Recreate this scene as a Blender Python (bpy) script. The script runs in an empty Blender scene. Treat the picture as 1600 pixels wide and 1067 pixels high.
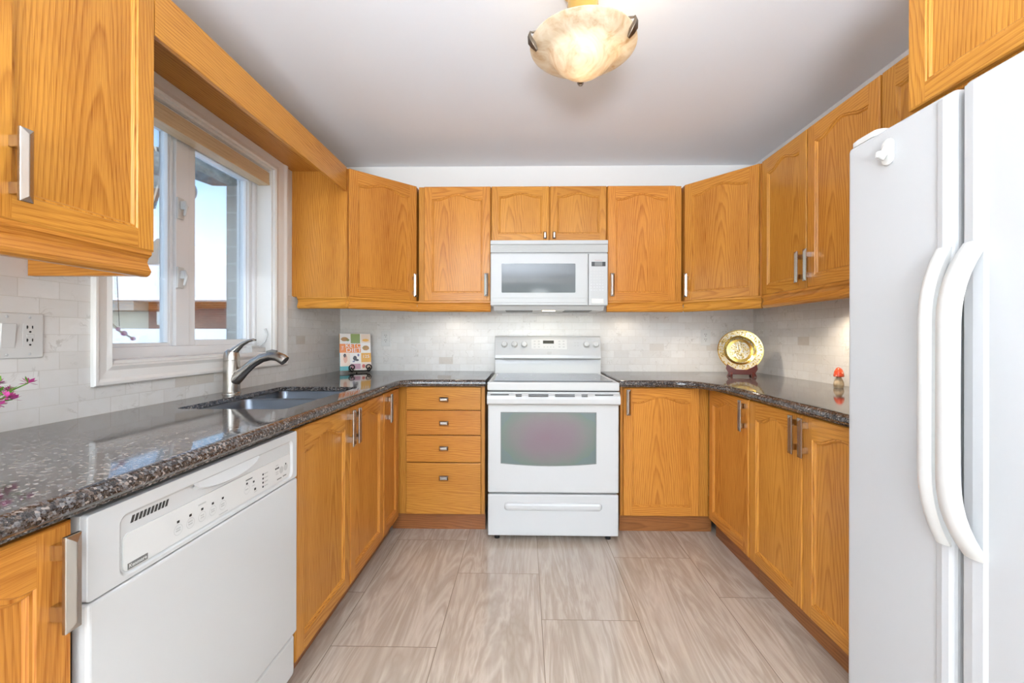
import bpy, bmesh, math, random
from mathutils import Vector, Matrix, geometry
random.seed(7)
PI = math.pi
scn = bpy.context.scene
COL = scn.collection
# ------------------------------------------------------------------ camera, light, exposure
F, YAW, CX, CY, ROLL, CAMZ = 661.5, .0183, 808.2, 526.54, .0018, 1.169
D, XL, XR, HC = 3.15, -1.39, 1.686, 2.44          # far wall, window wall, right wall, ceiling height
cam = bpy.data.cameras.new('camera'); camo = bpy.data.objects.new('camera', cam); COL.objects.link(camo)
cam.sensor_width = 36; cam.sensor_fit = 'HORIZONTAL'; cam.lens = F / 1600 * 36
cam.shift_x = (800 - CX) / 1600; cam.shift_y = (CY - 533.5) / 1600
cam.clip_start = .02; cam.clip_end = 300
camo.matrix_world = Matrix.Translation((0, 0, CAMZ)) @ Matrix.Rotation(YAW, 4, 'Z') @ Matrix.Rotation(PI / 2, 4, 'X') @ Matrix.Rotation(ROLL, 4, 'Z')
scn.camera = camo
vs = scn.view_settings
vs.view_transform = 'Standard'; vs.look = 'None'; vs.exposure = 0.15; vs.gamma = 1; vs.use_curve_mapping = False
w = bpy.data.worlds.new('sky'); scn.world = w; w.use_nodes = True
nt = w.node_tree
sky = nt.nodes.new('ShaderNodeTexSky'); sky.sky_type = 'NISHITA'; sky.sun_disc = False
sky.sun_elevation = math.radians(38); sky.sun_rotation = math.radians(120); sky.air_density = 1.0; sky.dust_density = .5; sky.ozone_density = 1.0
nt.links.new(sky.outputs[0], nt.nodes['Background'].inputs[0]); nt.nodes['Background'].inputs[1].default_value = .48

def light(kind, name, loc, energy, color=(1, 1, 1), **kw):
    l = bpy.data.lights.new(name, kind); l.energy = energy; l.color = color
    for k, v in kw.items():
        if k not in ('rot',): setattr(l, k, v)
    o = bpy.data.objects.new(name, l); COL.objects.link(o); o.location = loc
    if 'rot' in kw: o.rotation_euler = kw['rot']
    return o
sun = light('SUN', 'sun', (6, -4, 8), 4.0, (1, .95, .86), angle=.01)
sun.rotation_euler = Vector((-.75, .45, -.62)).to_track_quat('-Z', 'Y').to_euler()
# added fill lights in the dining room behind the camera, and that room's ceiling lamp
light('AREA', 'rear_fill_light', (.3, -3.4, 1.25), 38, (.95, .97, 1), shape='RECTANGLE', size=2.9, size_y=2.2, rot=(PI / 2, 0, 0))  # added soft fill from behind the camera, no known source there
light('POINT', 'dining_pendant', (.25, -1.9, 1.80), 10, (.92, .96, 1), shadow_soft_size=.22)
light('AREA', 'ceiling_fill_light', (-.2, -2.2, .85), 440, (.82, .905, 1), shape='DISK', size=1.2, rot=(PI, 0, 0))  # added upward fill to brighten the ceiling, not a known lamp

# ------------------------------------------------------------------ materials
def new_mat(name):
    m = bpy.data.materials.new(name); m.use_nodes = True
    return m, m.node_tree, m.node_tree.nodes['Principled BSDF']
def mat(name, col, rough=.5, metal=0, spec=.5, **kw):
    m, t, b = new_mat(name)
    b.inputs['Base Color'].default_value = (*col, 1); b.inputs['Roughness'].default_value = rough
    b.inputs['Metallic'].default_value = metal; b.inputs['Specular IOR Level'].default_value = spec
    for k, v in kw.items():
        b.inputs[k].default_value = v
    return m
class NT:
    def __init__(s, t): s.t = t
    def n(s, typ, **kw):
        nd = s.t.nodes.new('ShaderNode' + typ)
        for k, v in kw.items():
            if k.startswith('i_'):
                key = k[2:]; nd.inputs[int(key) if key.isdigit() else key.replace('_', ' ')].default_value = v
            else: setattr(nd, k, v)
        return nd
    def l(s, a, b): s.t.links.new(a, b)
    def math(s, op, a, b=None, c=None):
        nd = s.n('Math', operation=op)
        for i, x in enumerate((a, b, c)):
            if x is None: continue
            if isinstance(x, (int, float)): nd.inputs[i].default_value = x
            else: s.l(x, nd.inputs[i])
        return nd.outputs[0]
    def ramp(s, fac, stops, interp='LINEAR'):
        r = s.n('ValToRGB'); r.color_ramp.interpolation = interp
        e = r.color_ramp.elements
        while len(e) < len(stops): e.new(.5)
        for q, (p, c) in zip(e, stops): q.position = p; q.color = (*c, 1) if len(c) == 3 else c
        s.l(fac, r.inputs[0]); return r.outputs[0]
    def mix(s, fac, a, b, blend='MIX'):
        nd = s.n('Mix', data_type='RGBA', blend_type=blend)
        for i, x in ((0, fac), (6, a), (7, b)):
            if isinstance(x, (int, float)): nd.inputs[i].default_value = x
            elif isinstance(x, tuple): nd.inputs[i].default_value = (*x, 1)
            else: s.l(x, nd.inputs[i])
        return nd.outputs[2]
    def bump(s, h, b, strength=.2, dist=.002):
        nd = s.n('Bump'); nd.inputs['Strength'].default_value = strength; nd.inputs['Distance'].default_value = dist
        s.l(h, nd.inputs['Height']); s.l(nd.outputs[0], b.inputs['Normal'])
    def mapping(s, vec, scale):
        nd = s.n('Mapping'); nd.inputs['Scale'].default_value = scale; s.l(vec, nd.inputs[0]); return nd.outputs[0]
    def noise(s, vec, scale, detail=3, rough=.55, dist=0):
        nd = s.n('TexNoise'); nd.inputs['Scale'].default_value = scale; nd.inputs['Detail'].default_value = detail
        nd.inputs['Roughness'].default_value = rough; nd.inputs['Distortion'].default_value = dist
        s.l(vec, nd.inputs['Vector']); return nd.outputs[0]

def oak(name, light_c, dark_c, rough=.34, ringfreq=92):
    m, t, b = new_mat(name); N = NT(t)
    uv = N.n('UVMap').outputs[0]
    sx = N.n('SeparateXYZ'); N.l(uv, sx.inputs[0]); u, v = sx.outputs[0], sx.outputs[1]
    wob = N.noise(N.mapping(uv, (9, 1.6, 1)), 1, 2)
    wob2 = N.noise(N.mapping(uv, (40, 5, 1)), 1, 2)
    uu = N.math('ADD', u, N.math('MULTIPLY', N.math('SUBTRACT', wob, .5), .035))
    r = N.math('SQRT', N.math('ADD', N.math('MULTIPLY', uu, uu), .0022))
    r = N.math('ADD', r, N.math('MULTIPLY', v, .055))
    r = N.math('ADD', r, N.math('MULTIPLY', wob, .030))
    r = N.math('ADD', r, N.math('MULTIPLY', wob2, .006))
    ph = N.math('FRACT', N.math('MULTIPLY', r, ringfreq))
    ring = N.ramp(ph, [(0, (0, 0, 0)), (.45, (.15,) * 3), (.84, (1,) * 3), (1, (0, 0, 0))])
    pore = N.noise(N.mapping(uv, (520, 9, 1)), 1, 2, .6)
    pore_m = N.ramp(pore, [(.45, (0, 0, 0)), (.72, (1, 1, 1))])
    big = N.noise(N.mapping(uv, (7, .8, 1)), 1, 2)
    fac = N.math('ADD', N.math('MULTIPLY', ring, .42), N.math('MULTIPLY', pore_m, .50))
    fac = N.math('ADD', fac, N.math('MULTIPLY', N.math('SUBTRACT', big, .5), .8))
    c = N.ramp(fac, [(0, light_c), (.9, dark_c)])
    rnd = N.n('ObjectInfo').outputs['Random']; hs = N.n('HueSaturation'); N.l(c, hs.inputs['Color'])
    N.l(N.math('ADD', .4945, N.math('MULTIPLY', N.math('FRACT', N.math('MULTIPLY', rnd, 7.3)), .009)), hs.inputs['Hue']); N.l(N.math('ADD', .93, N.math('MULTIPLY', rnd, .14)), hs.inputs['Value'])
    N.l(hs.outputs[0], b.inputs['Base Color'])
    N.l(N.math('ADD', N.math('MULTIPLY', fac, .12), rough), b.inputs['Roughness'])
    b.inputs['Coat Weight'].default_value = .4; b.inputs['Coat Roughness'].default_value = .2; b.inputs['Specular IOR Level'].default_value = .15
    N.bump(fac, b, -.12, .0008)
    return m
OAK = oak('honey_oak', (.60, .262, .042), (.31, .093, .008), .42)
OAKD = oak('dark_oak_kick', (.33, .125, .04), (.17, .06, .018))  # darker reddish oak of the toe kicks
ENAM = mat('white_enamel', (.57, .57, .556), .16, spec=.5)
MWW = mat('white_microwave_enamel', (.47, .472, .465), .22)
FRG = mat('white_fridge_enamel', (.52, .525, .528), .42)
PLAST = mat('white_plastic', (.64, .635, .61), .35)
TRIM = mat('white_trim_paint', (.80, .785, .75), .3)
VINYL = mat('white_window_vinyl', (.82, .82, .82), .25)
WALLP = mat('warm_white_wall_paint', (.80, .795, .775), .6)
CEIL = mat('ceiling_paint', (.83, .86, .90), .75)
NICK = mat('brushed_nickel', (.46, .43, .39), .27, 1)
CHROME = mat('polished_nickel', (.62, .60, .57), .14, 1)
SINKM = mat('sink_steel', (.15, .165, .19), .33, .9)
BLACK = mat('black_plastic', (.012, .012, .012), .4)
DARK = mat('dark_recess', (.03, .028, .026), .6)
DGREY = mat('grey_marking', (.16, .16, .15), .5)
LGREY = mat('pale_grey_marking', (.48, .48, .46), .5)
IRON = mat('wrought_iron', (.02, .018, .016), .45, .6)
BRASS = mat('polished_brass', (.80, .52, .16), .18, 1)
PEWTER = mat('aged_pewter', (.22, .18, .14), .35, 1)
SNOW = mat('snow', (.90, .92, .95), .8)
STOOLG = mat('gasket_grey', (.55, .56, .56), .5)

def glass_mat():
    m, t, b = new_mat('window_glass'); N = NT(t)
    tr = N.n('BsdfTransparent'); tr.inputs[0].default_value = (.96, .98, .98, 1)
    gl = N.n('BsdfGlossy'); gl.inputs['Roughness'].default_value = .02
    fr = N.n('Fresnel'); fr.inputs[0].default_value = 1.45
    mx = N.n('MixShader'); N.l(N.math('MULTIPLY', fr.outputs[0], .6), mx.inputs[0]); N.l(tr.outputs[0], mx.inputs[1]); N.l(gl.outputs[0], mx.inputs[2])
    N.l(mx.outputs[0], t.nodes['Material Output'].inputs[0]); return m
GLASS = glass_mat()

def granite():
    m, t, b = new_mat('speckled_granite'); N = NT(t)
    co = N.n('TexCoord').outputs['Object']
    wv = N.noise(co, 60, 2)
    mp = N.n('VectorMath', operation='ADD'); N.l(co, mp.inputs[0])
    sc = N.n('VectorMath', operation='SCALE'); N.l(N.n('TexNoise').outputs[1], sc.inputs[0]); sc.inputs['Scale'].default_value = 0
    vo = N.n('TexVoronoi'); vo.inputs['Scale'].default_value = 210; vo.inputs['Randomness'].default_value = 1; N.l(co, vo.inputs['Vector'])
    sep = N.n('SeparateColor'); N.l(vo.outputs['Color'], sep.inputs[0])
    base = N.ramp(sep.outputs[0], [(0, (.005, .005, .006)), (.38, (.02, .018, .017)), (.46, (.065, .048, .038)), (.60, (.11, .08, .064)), (.68, (.115, .115, .12)), (.82, (.19, .185, .185)), (.92, (.36, .30, .26))], 'CONSTANT')
    fine = N.noise(co, 420, 3, .7)
    c = N.mix(.35, base, N.ramp(fine, [(.42, (.008, .007, .007)), (.64, (.20, .17, .155))]))
    N.l(c, b.inputs['Base Color']); b.inputs['Roughness'].default_value = .07
    b.inputs['Specular IOR Level'].default_value = .8
    return m
GRAN = granite()

def tile_mat():
    m, t, b = new_mat('marble_subway_tile'); N = NT(t)
    uv = N.n('UVMap').outputs[0]
    br = N.n('TexBrick'); N.l(uv, br.inputs['Vector'])
    br.offset = .5; br.inputs['Scale'].default_value = 1; br.inputs['Mortar Size'].default_value = .0011; br.inputs['Mortar Smooth'].default_value = .3
    br.inputs['Brick Width'].default_value = .104; br.inputs['Row Height'].default_value = .0518; br.inputs['Bias'].default_value = 0
    br.inputs['Color1'].default_value = (0, 0, 0, 1); br.inputs['Color2'].default_value = (1, 1, 1, 1); br.inputs['Mortar'].default_value = (.5, .5, .5, 1)
    rnd = br.outputs['Color']
    tone = N.ramp(rnd, [(0, (.69, .67, .64)), (.5, (.76, .745, .715)), (.965, (.70, .68, .645)), (.985, (.60, .55, .49))])
    off = N.n('VectorMath', operation='SCALE'); N.l(rnd, off.inputs[0]); off.inputs['Scale'].default_value = 9
    ad = N.n('VectorMath', operation='ADD'); N.l(uv, ad.inputs[0]); N.l(off.outputs[0], ad.inputs[1])
    ve = N.noise(ad.outputs[0], 9, 4, .6, 1.2)
    vein = N.ramp(ve, [(.475, (0, 0, 0)), (.5, (1, 1, 1)), (.525, (0, 0, 0))])
    vm = N.math('MULTIPLY', vein, N.ramp(N.noise(ad.outputs[0], 14, 2), [(.5, (0, 0, 0)), (.72, (.75,) * 3)]))
    c = N.mix(vm, tone, (.43, .39, .34))
    cl = N.noise(ad.outputs[0], 22, 3); c = N.mix(N.math('MULTIPLY', N.ramp(cl, [(.45, (0, 0, 0)), (.75, (1, 1, 1))]), .35), c, (.66, .62, .56))
    c = N.mix(br.outputs['Fac'], c, (.63, .60, .55))
    N.l(c, b.inputs['Base Color']); b.inputs['Roughness'].default_value = .22
    N.bump(N.math('SUBTRACT', 1, br.outputs['Fac']), b, .35, .0012)
    return m
TILE = tile_mat()

def floor_mat():
    m, t, b = new_mat('polished_stone_floor_tile'); N = NT(t)
    co = N.n('TexCoord').outputs['Object']
    s = N.n('SeparateXYZ'); N.l(co, s.inputs[0]); x, y = s.outputs[0], s.outputs[1]
    W, L = .402, .84
    fx = N.math('DIVIDE', N.math('ADD', x, .331), W); ci = N.math('FLOOR', fx); fu = N.math('SUBTRACT', fx, ci)
    fy = N.math('DIVIDE', N.math('SUBTRACT', N.math('SUBTRACT', y, 2.091), N.math('MULTIPLY', ci, .503)), L)
    ri = N.math('FLOOR', fy); fv = N.math('SUBTRACT', fy, ri)
    dx = N.math('MULTIPLY', N.math('MINIMUM', fu, N.math('SUBTRACT', 1, fu)), W)
    dy = N.math('MULTIPLY', N.math('MINIMUM', fv, N.math('SUBTRACT', 1, fv)), L)
    g = N.math('LESS_THAN', N.math('MINIMUM', dx, dy), .0014)
    cb = N.n('CombineXYZ'); N.l(N.math('MULTIPLY', ci, 3.7), cb.inputs[0]); N.l(N.math('MULTIPLY', ri, 5.3), cb.inputs[1]); N.l(N.math('ADD', ci, N.math('MULTIPLY', ri, 2.3)), cb.inputs[2])
    ad = N.n('VectorMath', operation='ADD'); N.l(co, ad.inputs[0]); N.l(cb.outputs[0], ad.inputs[1])
    rot = N.n('Mapping'); rot.inputs['Rotation'].default_value = (0, 0, .16); rot.inputs['Scale'].default_value = (7, .75, 1); N.l(ad.outputs[0], rot.inputs[0])
    n1 = N.noise(rot.outputs[0], 1.1, 4, .6, .9)
    bands = N.math('FRACT', N.math('MULTIPLY', n1, 7))
    bnd = N.ramp(bands, [(0, (0, 0, 0)), (.5, (1, 1, 1)), (1, (0, 0, 0))])
    fine = N.noise(rot.outputs[0], 6, 4, .7, .6)
    f = N.math('ADD', N.math('MULTIPLY', bnd, .42), N.math('MULTIPLY', fine, .6))
    c = N.ramp(f, [(.15, (.37, .295, .23)), (.5, (.46, .378, .302)), (.85, (.57, .487, .408))])
    c = N.mix(g, c, (.22, .17, .13))
    N.l(c, b.inputs['Base Color']); b.inputs['Roughness'].default_value = .13; b.inputs['Specular IOR Level'].default_value = .5
    return m
FLOOR = floor_mat()

def brick_mat(name, c1, c2, mortar, bw, rh, ms, co='Object', rough=.9):
    m, t, b = new_mat(name); N = NT(t)
    uv = N.n('UVMap').outputs[0]
    br = N.n('TexBrick'); N.l(uv, br.inputs['Vector']); br.inputs['Scale'].default_value = 1
    br.inputs['Brick Width'].default_value = bw; br.inputs['Row Height'].default_value = rh; br.inputs['Mortar Size'].default_value = ms
    for k, v in (('Color1', c1), ('Color2', c2), ('Mortar', mortar)): br.inputs[k].default_value = (*v, 1)
    c = N.mix(.25, br.outputs[0], N.ramp(N.noise(uv, 30, 3), [(.3, c2), (.7, c1)]))
    N.l(c, b.inputs['Base Color']); b.inputs['Roughness'].default_value = rough
    N.bump(N.math('SUBTRACT', 1, br.outputs['Fac']), b, .5, .006)
    return m
BRICKR = brick_mat('red_brick', (.27, .068, .03), (.17, .042, .02), (.30, .19, .13), .22, .075, .008)
BRICKG = brick_mat('grey_brown_block', (.42, .37, .31), (.33, .29, .245), (.50, .46, .41), .38, .12, .008)
SIDING = mat('cream_siding', (.80, .74, .62), .8)
SOFFIT = mat('grey_soffit', (.42, .42, .38), .8)

def noise_mat(name, stops, scale, rough=.5, metal=0, co='Object', detail=4, bump=0):
    m, t, b = new_mat(name); N = NT(t)
    v = N.noise(N.n('TexCoord').outputs[co], scale, detail, .65)
    N.l(N.ramp(v, stops), b.inputs['Base Color']); b.inputs['Roughness'].default_value = rough; b.inputs['Metallic'].default_value = metal
    if bump: N.bump(v, b, bump, .002)
    return m
OVENW = noise_mat('coated_oven_glass', [(.3, (.20, .13, .15)), (.7, (.25, .17, .19))], 60, .08)
def oven_glass():
    m, t, b = new_mat('iridescent_oven_glass'); N = NT(t)
    co = N.n('TexCoord').outputs['Object']
    mp = N.n('Mapping'); mp.inputs['Location'].default_value = (.027, 0, -.60); N.l(co, mp.inputs[0])
    s = N.n('SeparateXYZ'); N.l(mp.outputs[0], s.inputs[0])
    q = N.math('SQRT', N.math('ADD', N.math('POWER', N.math('ABSOLUTE', N.math('MULTIPLY', s.outputs[0], 3.6)), 2), N.math('POWER', N.math('ABSOLUTE', N.math('MULTIPLY', s.outputs[2], 5.5)), 2)))
    q = N.math('ADD', q, N.math('MULTIPLY', N.math('SUBTRACT', N.noise(co, 7, 2), .5), .35))
    c = N.ramp(q, [(0, (.20, .125, .145)), (.45, (.20, .145, .155)), (.75, (.18, .165, .15)), (1.05, (.13, .175, .135)), (1.4, (.13, .17, .155))])
    wv = N.n('TexChecker'); wv.inputs['Scale'].default_value = 420; N.l(co, wv.inputs[0])
    c = N.mix(N.math('MULTIPLY', wv.outputs[1], .22), c, (.10, .10, .10))
    N.l(c, b.inputs['Base Color']); b.inputs['Roughness'].default_value = .12
    return m
OVENW = oven_glass()
MWGLASS = mat('smoked_microwave_glass', (.055, .055, .05), .06)
COOKTOP = mat('ceramic_cooktop_glass', (.13, .14, .155), .07, spec=.7)
def alabaster():
    m, t, b = new_mat('alabaster_glass'); N = NT(t)
    co = N.n('TexCoord').outputs['Object']
    v = N.noise(co, 9, 4, .6, 2.5)
    c = N.ramp(v, [(.3, (.60, .44, .26)), (.5, (.74, .64, .49)), (.7, (.82, .76, .64))])
    N.l(c, b.inputs['Base Color']); b.inputs['Roughness'].default_value = .18
    b.inputs['Emission Strength'].default_value = .10; N.l(c, b.inputs['Emission Color'])
    tl = N.n('BsdfTranslucent'); N.l(c, tl.inputs[0])
    mx = N.n('MixShader'); mx.inputs[0].default_value = .45
    N.l(b.outputs[0], mx.inputs[1]); N.l(tl.outputs[0], mx.inputs[2]); N.l(mx.outputs[0], t.nodes['Material Output'].inputs[0])
    return m
ALAB = alabaster()
def plate_mat():
    m, t, b = new_mat('engraved_brass'); N = NT(t)
    co = N.n('TexCoord').outputs['Object']
    vo = N.n('TexVoronoi'); vo.inputs['Scale'].default_value = 95; N.l(co, vo.inputs['Vector'])
    v2 = N.noise(co, 60, 3, .7)
    f = N.math('ADD', N.math('MULTIPLY', vo.outputs[0], .55), N.math('MULTIPLY', v2, .6))
    N.l(N.ramp(f, [(.33, (.05, .03, .015)), (.43, (.34, .23, .06)), (.54, (.58, .46, .20)), (.66, (.52, .50, .44))]), b.inputs['Base Color'])
    b.inputs['Metallic'].default_value = .85; b.inputs['Roughness'].default_value = .3; N.bump(f, b, .5, .003)
    return m
PLATEM = plate_mat()
PLATEG = mat('smooth_brass', (.78, .58, .16), .2, 1)
ROSEW = mat('dark_red_wood', (.10, .018, .012), .3)
REDCAP = noise_mat('red_painted_wood', [(.35, (.42, .04, .015)), (.62, (.68, .09, .03)), (.68, (.85, .55, .4))], 90, .25)
BIRCH = noise_mat('turned_birch', [(.3, (.38, .27, .15)), (.7, (.62, .50, .33))], 25, .4)
LEAF = noise_mat('leaf_green', [(.3, (.05, .16, .015)), (.7, (.16, .34, .04))], 40, .5)
PETAL = noise_mat('magenta_petal', [(.3, (.38, .02, .17)), (.7, (.62, .10, .34))], 60, .5)
POTM = mat('white_ceramic', (.75, .73, .69), .25)
BLINDM = oak('blind_fabric', (.66, .50, .31), (.58, .42, .25), .7)
LED = mat('lit_lens', (1, .9, .7), .3); LED.node_tree.nodes['Principled BSDF'].inputs['Emission Color'].default_value = (1, .83, .55, 1); LED.node_tree.nodes['Principled BSDF'].inputs['Emission Strength'].default_value = 4
LCD = mat('dark_display', (.035, .033, .018), .15)
LCDG = mat('grey_display', (.16, .16, .15), .2)
def stripes(name, c1, c2, sc):
    m, t, b = new_mat(name); N = NT(t); uv = N.n('UVMap').outputs[0]; s = N.n('SeparateXYZ'); N.l(uv, s.inputs[0])
    fr = N.math('FRACT', N.math('MULTIPLY', s.outputs[0], sc)); N.l(N.ramp(fr, [(0, c1), (.5, c2)], 'CONSTANT'), b.inputs['Base Color']); b.inputs['Roughness'].default_value = .9
    return m
STRIPE = stripes('striped_canvas', (.10, .12, .12), (.62, .60, .52), 22)
CANVAS = noise_mat('weathered_canvas', [(.3, (.13, .15, .15)), (.7, (.38, .40, .37))], 30, .9)
def M_(name, c, r=.5): return mat(name, c, r)
COVER = {k: mat('cover_' + k, c, .25) for k, c in dict(orange=(.80, .22, .03), white=(.82, .78, .72), green=(.25, .33, .10), amber=(.72, .36, .05), teal=(.05, .34, .36), mauve=(.50, .26, .32), food=(.45, .24, .08), pale=(.78, .63, .50), skin=(.66, .36, .25), dark=(.05, .05, .06), blue=(.16, .16, .28), red=(.5, .06, .04)).items()}
PAPER = mat('page_block', (.75, .70, .60), .8)

# ------------------------------------------------------------------ mesh helpers
class MB:
    def __init__(s): s.F = []
    def face(s, pts, mi=0, uv=None, smooth=False):
        s.F.append(([Vector(p) for p in pts], mi, uv, smooth)); return s
    def auto(s, pts, mi=0, grain='z', off=None, smooth=False):
        P = [Vector(p) for p in pts]
        if off is None: off = (random.uniform(-.12, .12), random.uniform(0, 40))
        n = Vector((0, 0, 0))
        for i in range(1, len(P) - 1): n += (P[i] - P[0]).cross(P[i + 1] - P[0])
        ax = max(range(3), key=lambda i: abs(n[i])); g = 'xyz'.index(grain)
        oth = [i for i in range(3) if i != ax]
        if g in oth: gv = g; gu = [i for i in oth if i != g][0]
        else: gu, gv = oth
        s.F.append((P, mi, [(p[gu] + off[0], p[gv] + off[1]) for p in P], smooth)); return s
    def box(s, x0, x1, y0, y1, z0, z1, mi=0, grain='z', off=None, skip=''):
        if off is None: off = (random.uniform(-.1, .1) - (x0 + x1) / 2 * (grain != 'x'), random.uniform(0, 40))
        A = [(x0, y0, z0), (x1, y0, z0), (x1, y1, z0), (x0, y1, z0), (x0, y0, z1), (x1, y0, z1), (x1, y1, z1), (x0, y1, z1)]
        for k, f in dict(b=(3, 2, 1, 0), t=(4, 5, 6, 7), f=(0, 1, 5, 4), k=(2, 3, 7, 6), l=(3, 0, 4, 7), r=(1, 2, 6, 5)).items():
            if k not in skip: s.auto([A[i] for i in f], mi, grain, off)
        return s
    def prism(s, poly, z0, z1, mi=0, grain='z', caps=True):
        off = (random.uniform(-.1, .1), random.uniform(0, 40)); n = len(poly)
        for i in range(n):
            a, b = poly[i], poly[(i + 1) % n]
            L = math.hypot(b[0] - a[0], b[1] - a[1])
            uvs = [(off[0], z0 + off[1]), (L + off[0], z0 + off[1]), (L + off[0], z1 + off[1]), (off[0], z1 + off[1])]
            if grain != 'z': uvs = [(q[1] - off[1], q[0] + off[1]) for q in uvs]
            s.face([(*a, z0), (*b, z0), (*b, z1), (*a, z1)], mi, uvs)
        if caps:
            s.auto([(*p, z0) for p in reversed(poly)], mi, 'x'); s.auto([(*p, z1) for p in poly], mi, 'x')
        return s
    def sweep(s, prof, p0, p1, ax_u, ax_v, mi=0, smooth=False):
        # extrude a closed 2-D profile (u,v) from point p0 to p1; grain runs along the extrusion
        p0, p1, U, V = map(Vector, (p0, p1, ax_u, ax_v)); n = len(prof); L = (p1 - p0).length
        off = (random.uniform(-.1, .1), random.uniform(0, 40)); acc = 0
        for i in range(n):
            a, b = prof[i], prof[(i + 1) % n]; d = math.hypot(b[0] - a[0], b[1] - a[1])
            A, B = U * a[0] + V * a[1], U * b[0] + V * b[1]
            s.face([p0 + A, p0 + B, p1 + B, p1 + A], mi, [(acc + off[0], off[1]), (acc + d + off[0], off[1]), (acc + d + off[0], off[1] + L), (acc + off[0], off[1] + L)], smooth); acc += d
        for p, r in ((p0, True), (p1, False)):
            pts = [p + U * a + V * b for a, b in prof]
            s.face(list(reversed(pts)) if r else pts, mi, [(a + off[0], b + off[1]) for a, b in (reversed(prof) if r else prof)])
        return s
    def lathe(s, prof, seg=32, c=(0, 0, 0), mi=0, axis='z', smooth=True):
        c = Vector(c)
        def P(r, z, k):
            a = 2 * PI * k / seg; q = (r * math.cos(a), r * math.sin(a), z)
            if axis == 'y': q = (q[0], q[2], q[1])
            if axis == 'x': q = (q[2], q[0], q[1])
            return c + Vector(q)
        for (r0, z0), (r1, z1) in zip(prof, prof[1:]):
            for k in range(seg):
                pts = [P(r0, z0, k), P(r0, z0, k + 1), P(r1, z1, k + 1), P(r1, z1, k)]
                if r0 < 1e-6: pts = pts[1:] if False else [pts[0], pts[2], pts[3]]
                elif r1 < 1e-6: pts = pts[:3]
                s.face(pts, mi, [(p.x, p.z) for p in pts], smooth)
        return s
    def tube(s, path, rad, seg=10, mi=0, closed=False):
        P = [Vector(p) for p in path]; n = len(P)
        R = rad if isinstance(rad, (list, tuple)) else [rad] * n
        rings = []; t = (P[1] - P[0]).normalized(); up = Vector((0, 0, 1)) if abs(t.z) < .9 else Vector((1, 0, 0)); nrm = t.cross(up).normalized()
        for i in range(n):
            if closed: t = (P[(i + 1) % n] - P[i - 1]).normalized()
            else: t = (P[min(i + 1, n - 1)] - P[max(i - 1, 0)]).normalized()
            nrm = (nrm - t * nrm.dot(t)).normalized(); bi = t.cross(nrm)
            rr = R[i] if isinstance(R[i], tuple) else (R[i], R[i])
            rings.append([P[i] + nrm * math.cos(2 * PI * k / seg) * rr[0] + bi * math.sin(2 * PI * k / seg) * rr[1] for k in range(seg)])
        for i in range(n if closed else n - 1):
            a, b = rings[i], rings[(i + 1) % n]
            for k in range(seg):
                k2 = (k + 1) % seg; s.face([a[k], a[k2], b[k2], b[k]], mi, [(k / seg, i), ((k + 1) / seg, i), ((k + 1) / seg, i + 1), (k / seg, i + 1)], True)
        if not closed:
            s.face(list(reversed(rings[0])), mi); s.face(rings[-1], mi)
        return s
    def loft(s, loops, mi=0, smooth=False, cap0=True, cap1=True):
        for a, b in zip(loops, loops[1:]):
            n = len(a)
            for i in range(n):
                j = (i + 1) % n; s.auto([a[i], a[j], b[j], b[i]], mi, 'z', (0, 0), smooth)
        if cap0: s.auto(list(reversed(loops[0])), mi, 'z', (0, 0))
        if cap1: s.auto(loops[-1], mi, 'z', (0, 0))
        return s
    def build(s, name, mats, parent=None, world=False, loc=None, bevel=0, seg=2, sharp=35, recalc=True):
        if not isinstance(mats, (list, tuple)): mats = [mats]
        me = bpy.data.meshes.new(name); bm = bmesh.new(); ul = bm.loops.layers.uv.new('UVMap')
        for pts, mi, uv, sm in s.F:
            vsx = [bm.verts.new(p) for p in pts]
            f = bm.faces.new(vsx); f.material_index = mi; f.smooth = sm
            if uv:
                for lp, q in zip(f.loops, uv): lp[ul].uv = q
        bmesh.ops.remove_doubles(bm, verts=bm.verts, dist=2e-5)
        if recalc: bmesh.ops.recalc_face_normals(bm, faces=bm.faces)
        bm.to_mesh(me); bm.free()
        for m in mats: me.materials.append(m)
        if any(f[3] for f in s.F): me.set_sharp_from_angle(angle=math.radians(sharp))
        o = bpy.data.objects.new(name, me); COL.objects.link(o)
        if parent is not None:
            o.parent = parent
            if world: me.transform(inv(parent))
        if loc is not None: o.location = loc
        if bevel:
            b = o.modifiers.new('bevel', 'BEVEL'); b.width = bevel; b.segments = seg; b.limit_method = 'ANGLE'; b.angle_limit = math.radians(40)
        return o
def wmat(o):
    m = Matrix.Translation(o.location) @ o.rotation_euler.to_matrix().to_4x4()
    return wmat(o.parent) @ m if o.parent else m
def inv(o): return wmat(o).inverted()
def tag(o, label, cat, group=None):
    o['label'] = label; o['category'] = cat
    if group: o['group'] = group
    return o
def thing(name, label, cat, loc=(0, 0, 0), rz=0, group=None):
    o = bpy.data.objects.new(name, None); COL.objects.link(o); o.location = loc; o.rotation_euler = (0, 0, rz); o.empty_display_size = .05
    return tag(o, label, cat, group)
def struct(o): o['kind'] = 'structure'; return o
def empty_struct(name, loc=(0, 0, 0)):
    o = bpy.data.objects.new(name, None); COL.objects.link(o); o.location = loc; return struct(o)
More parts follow.
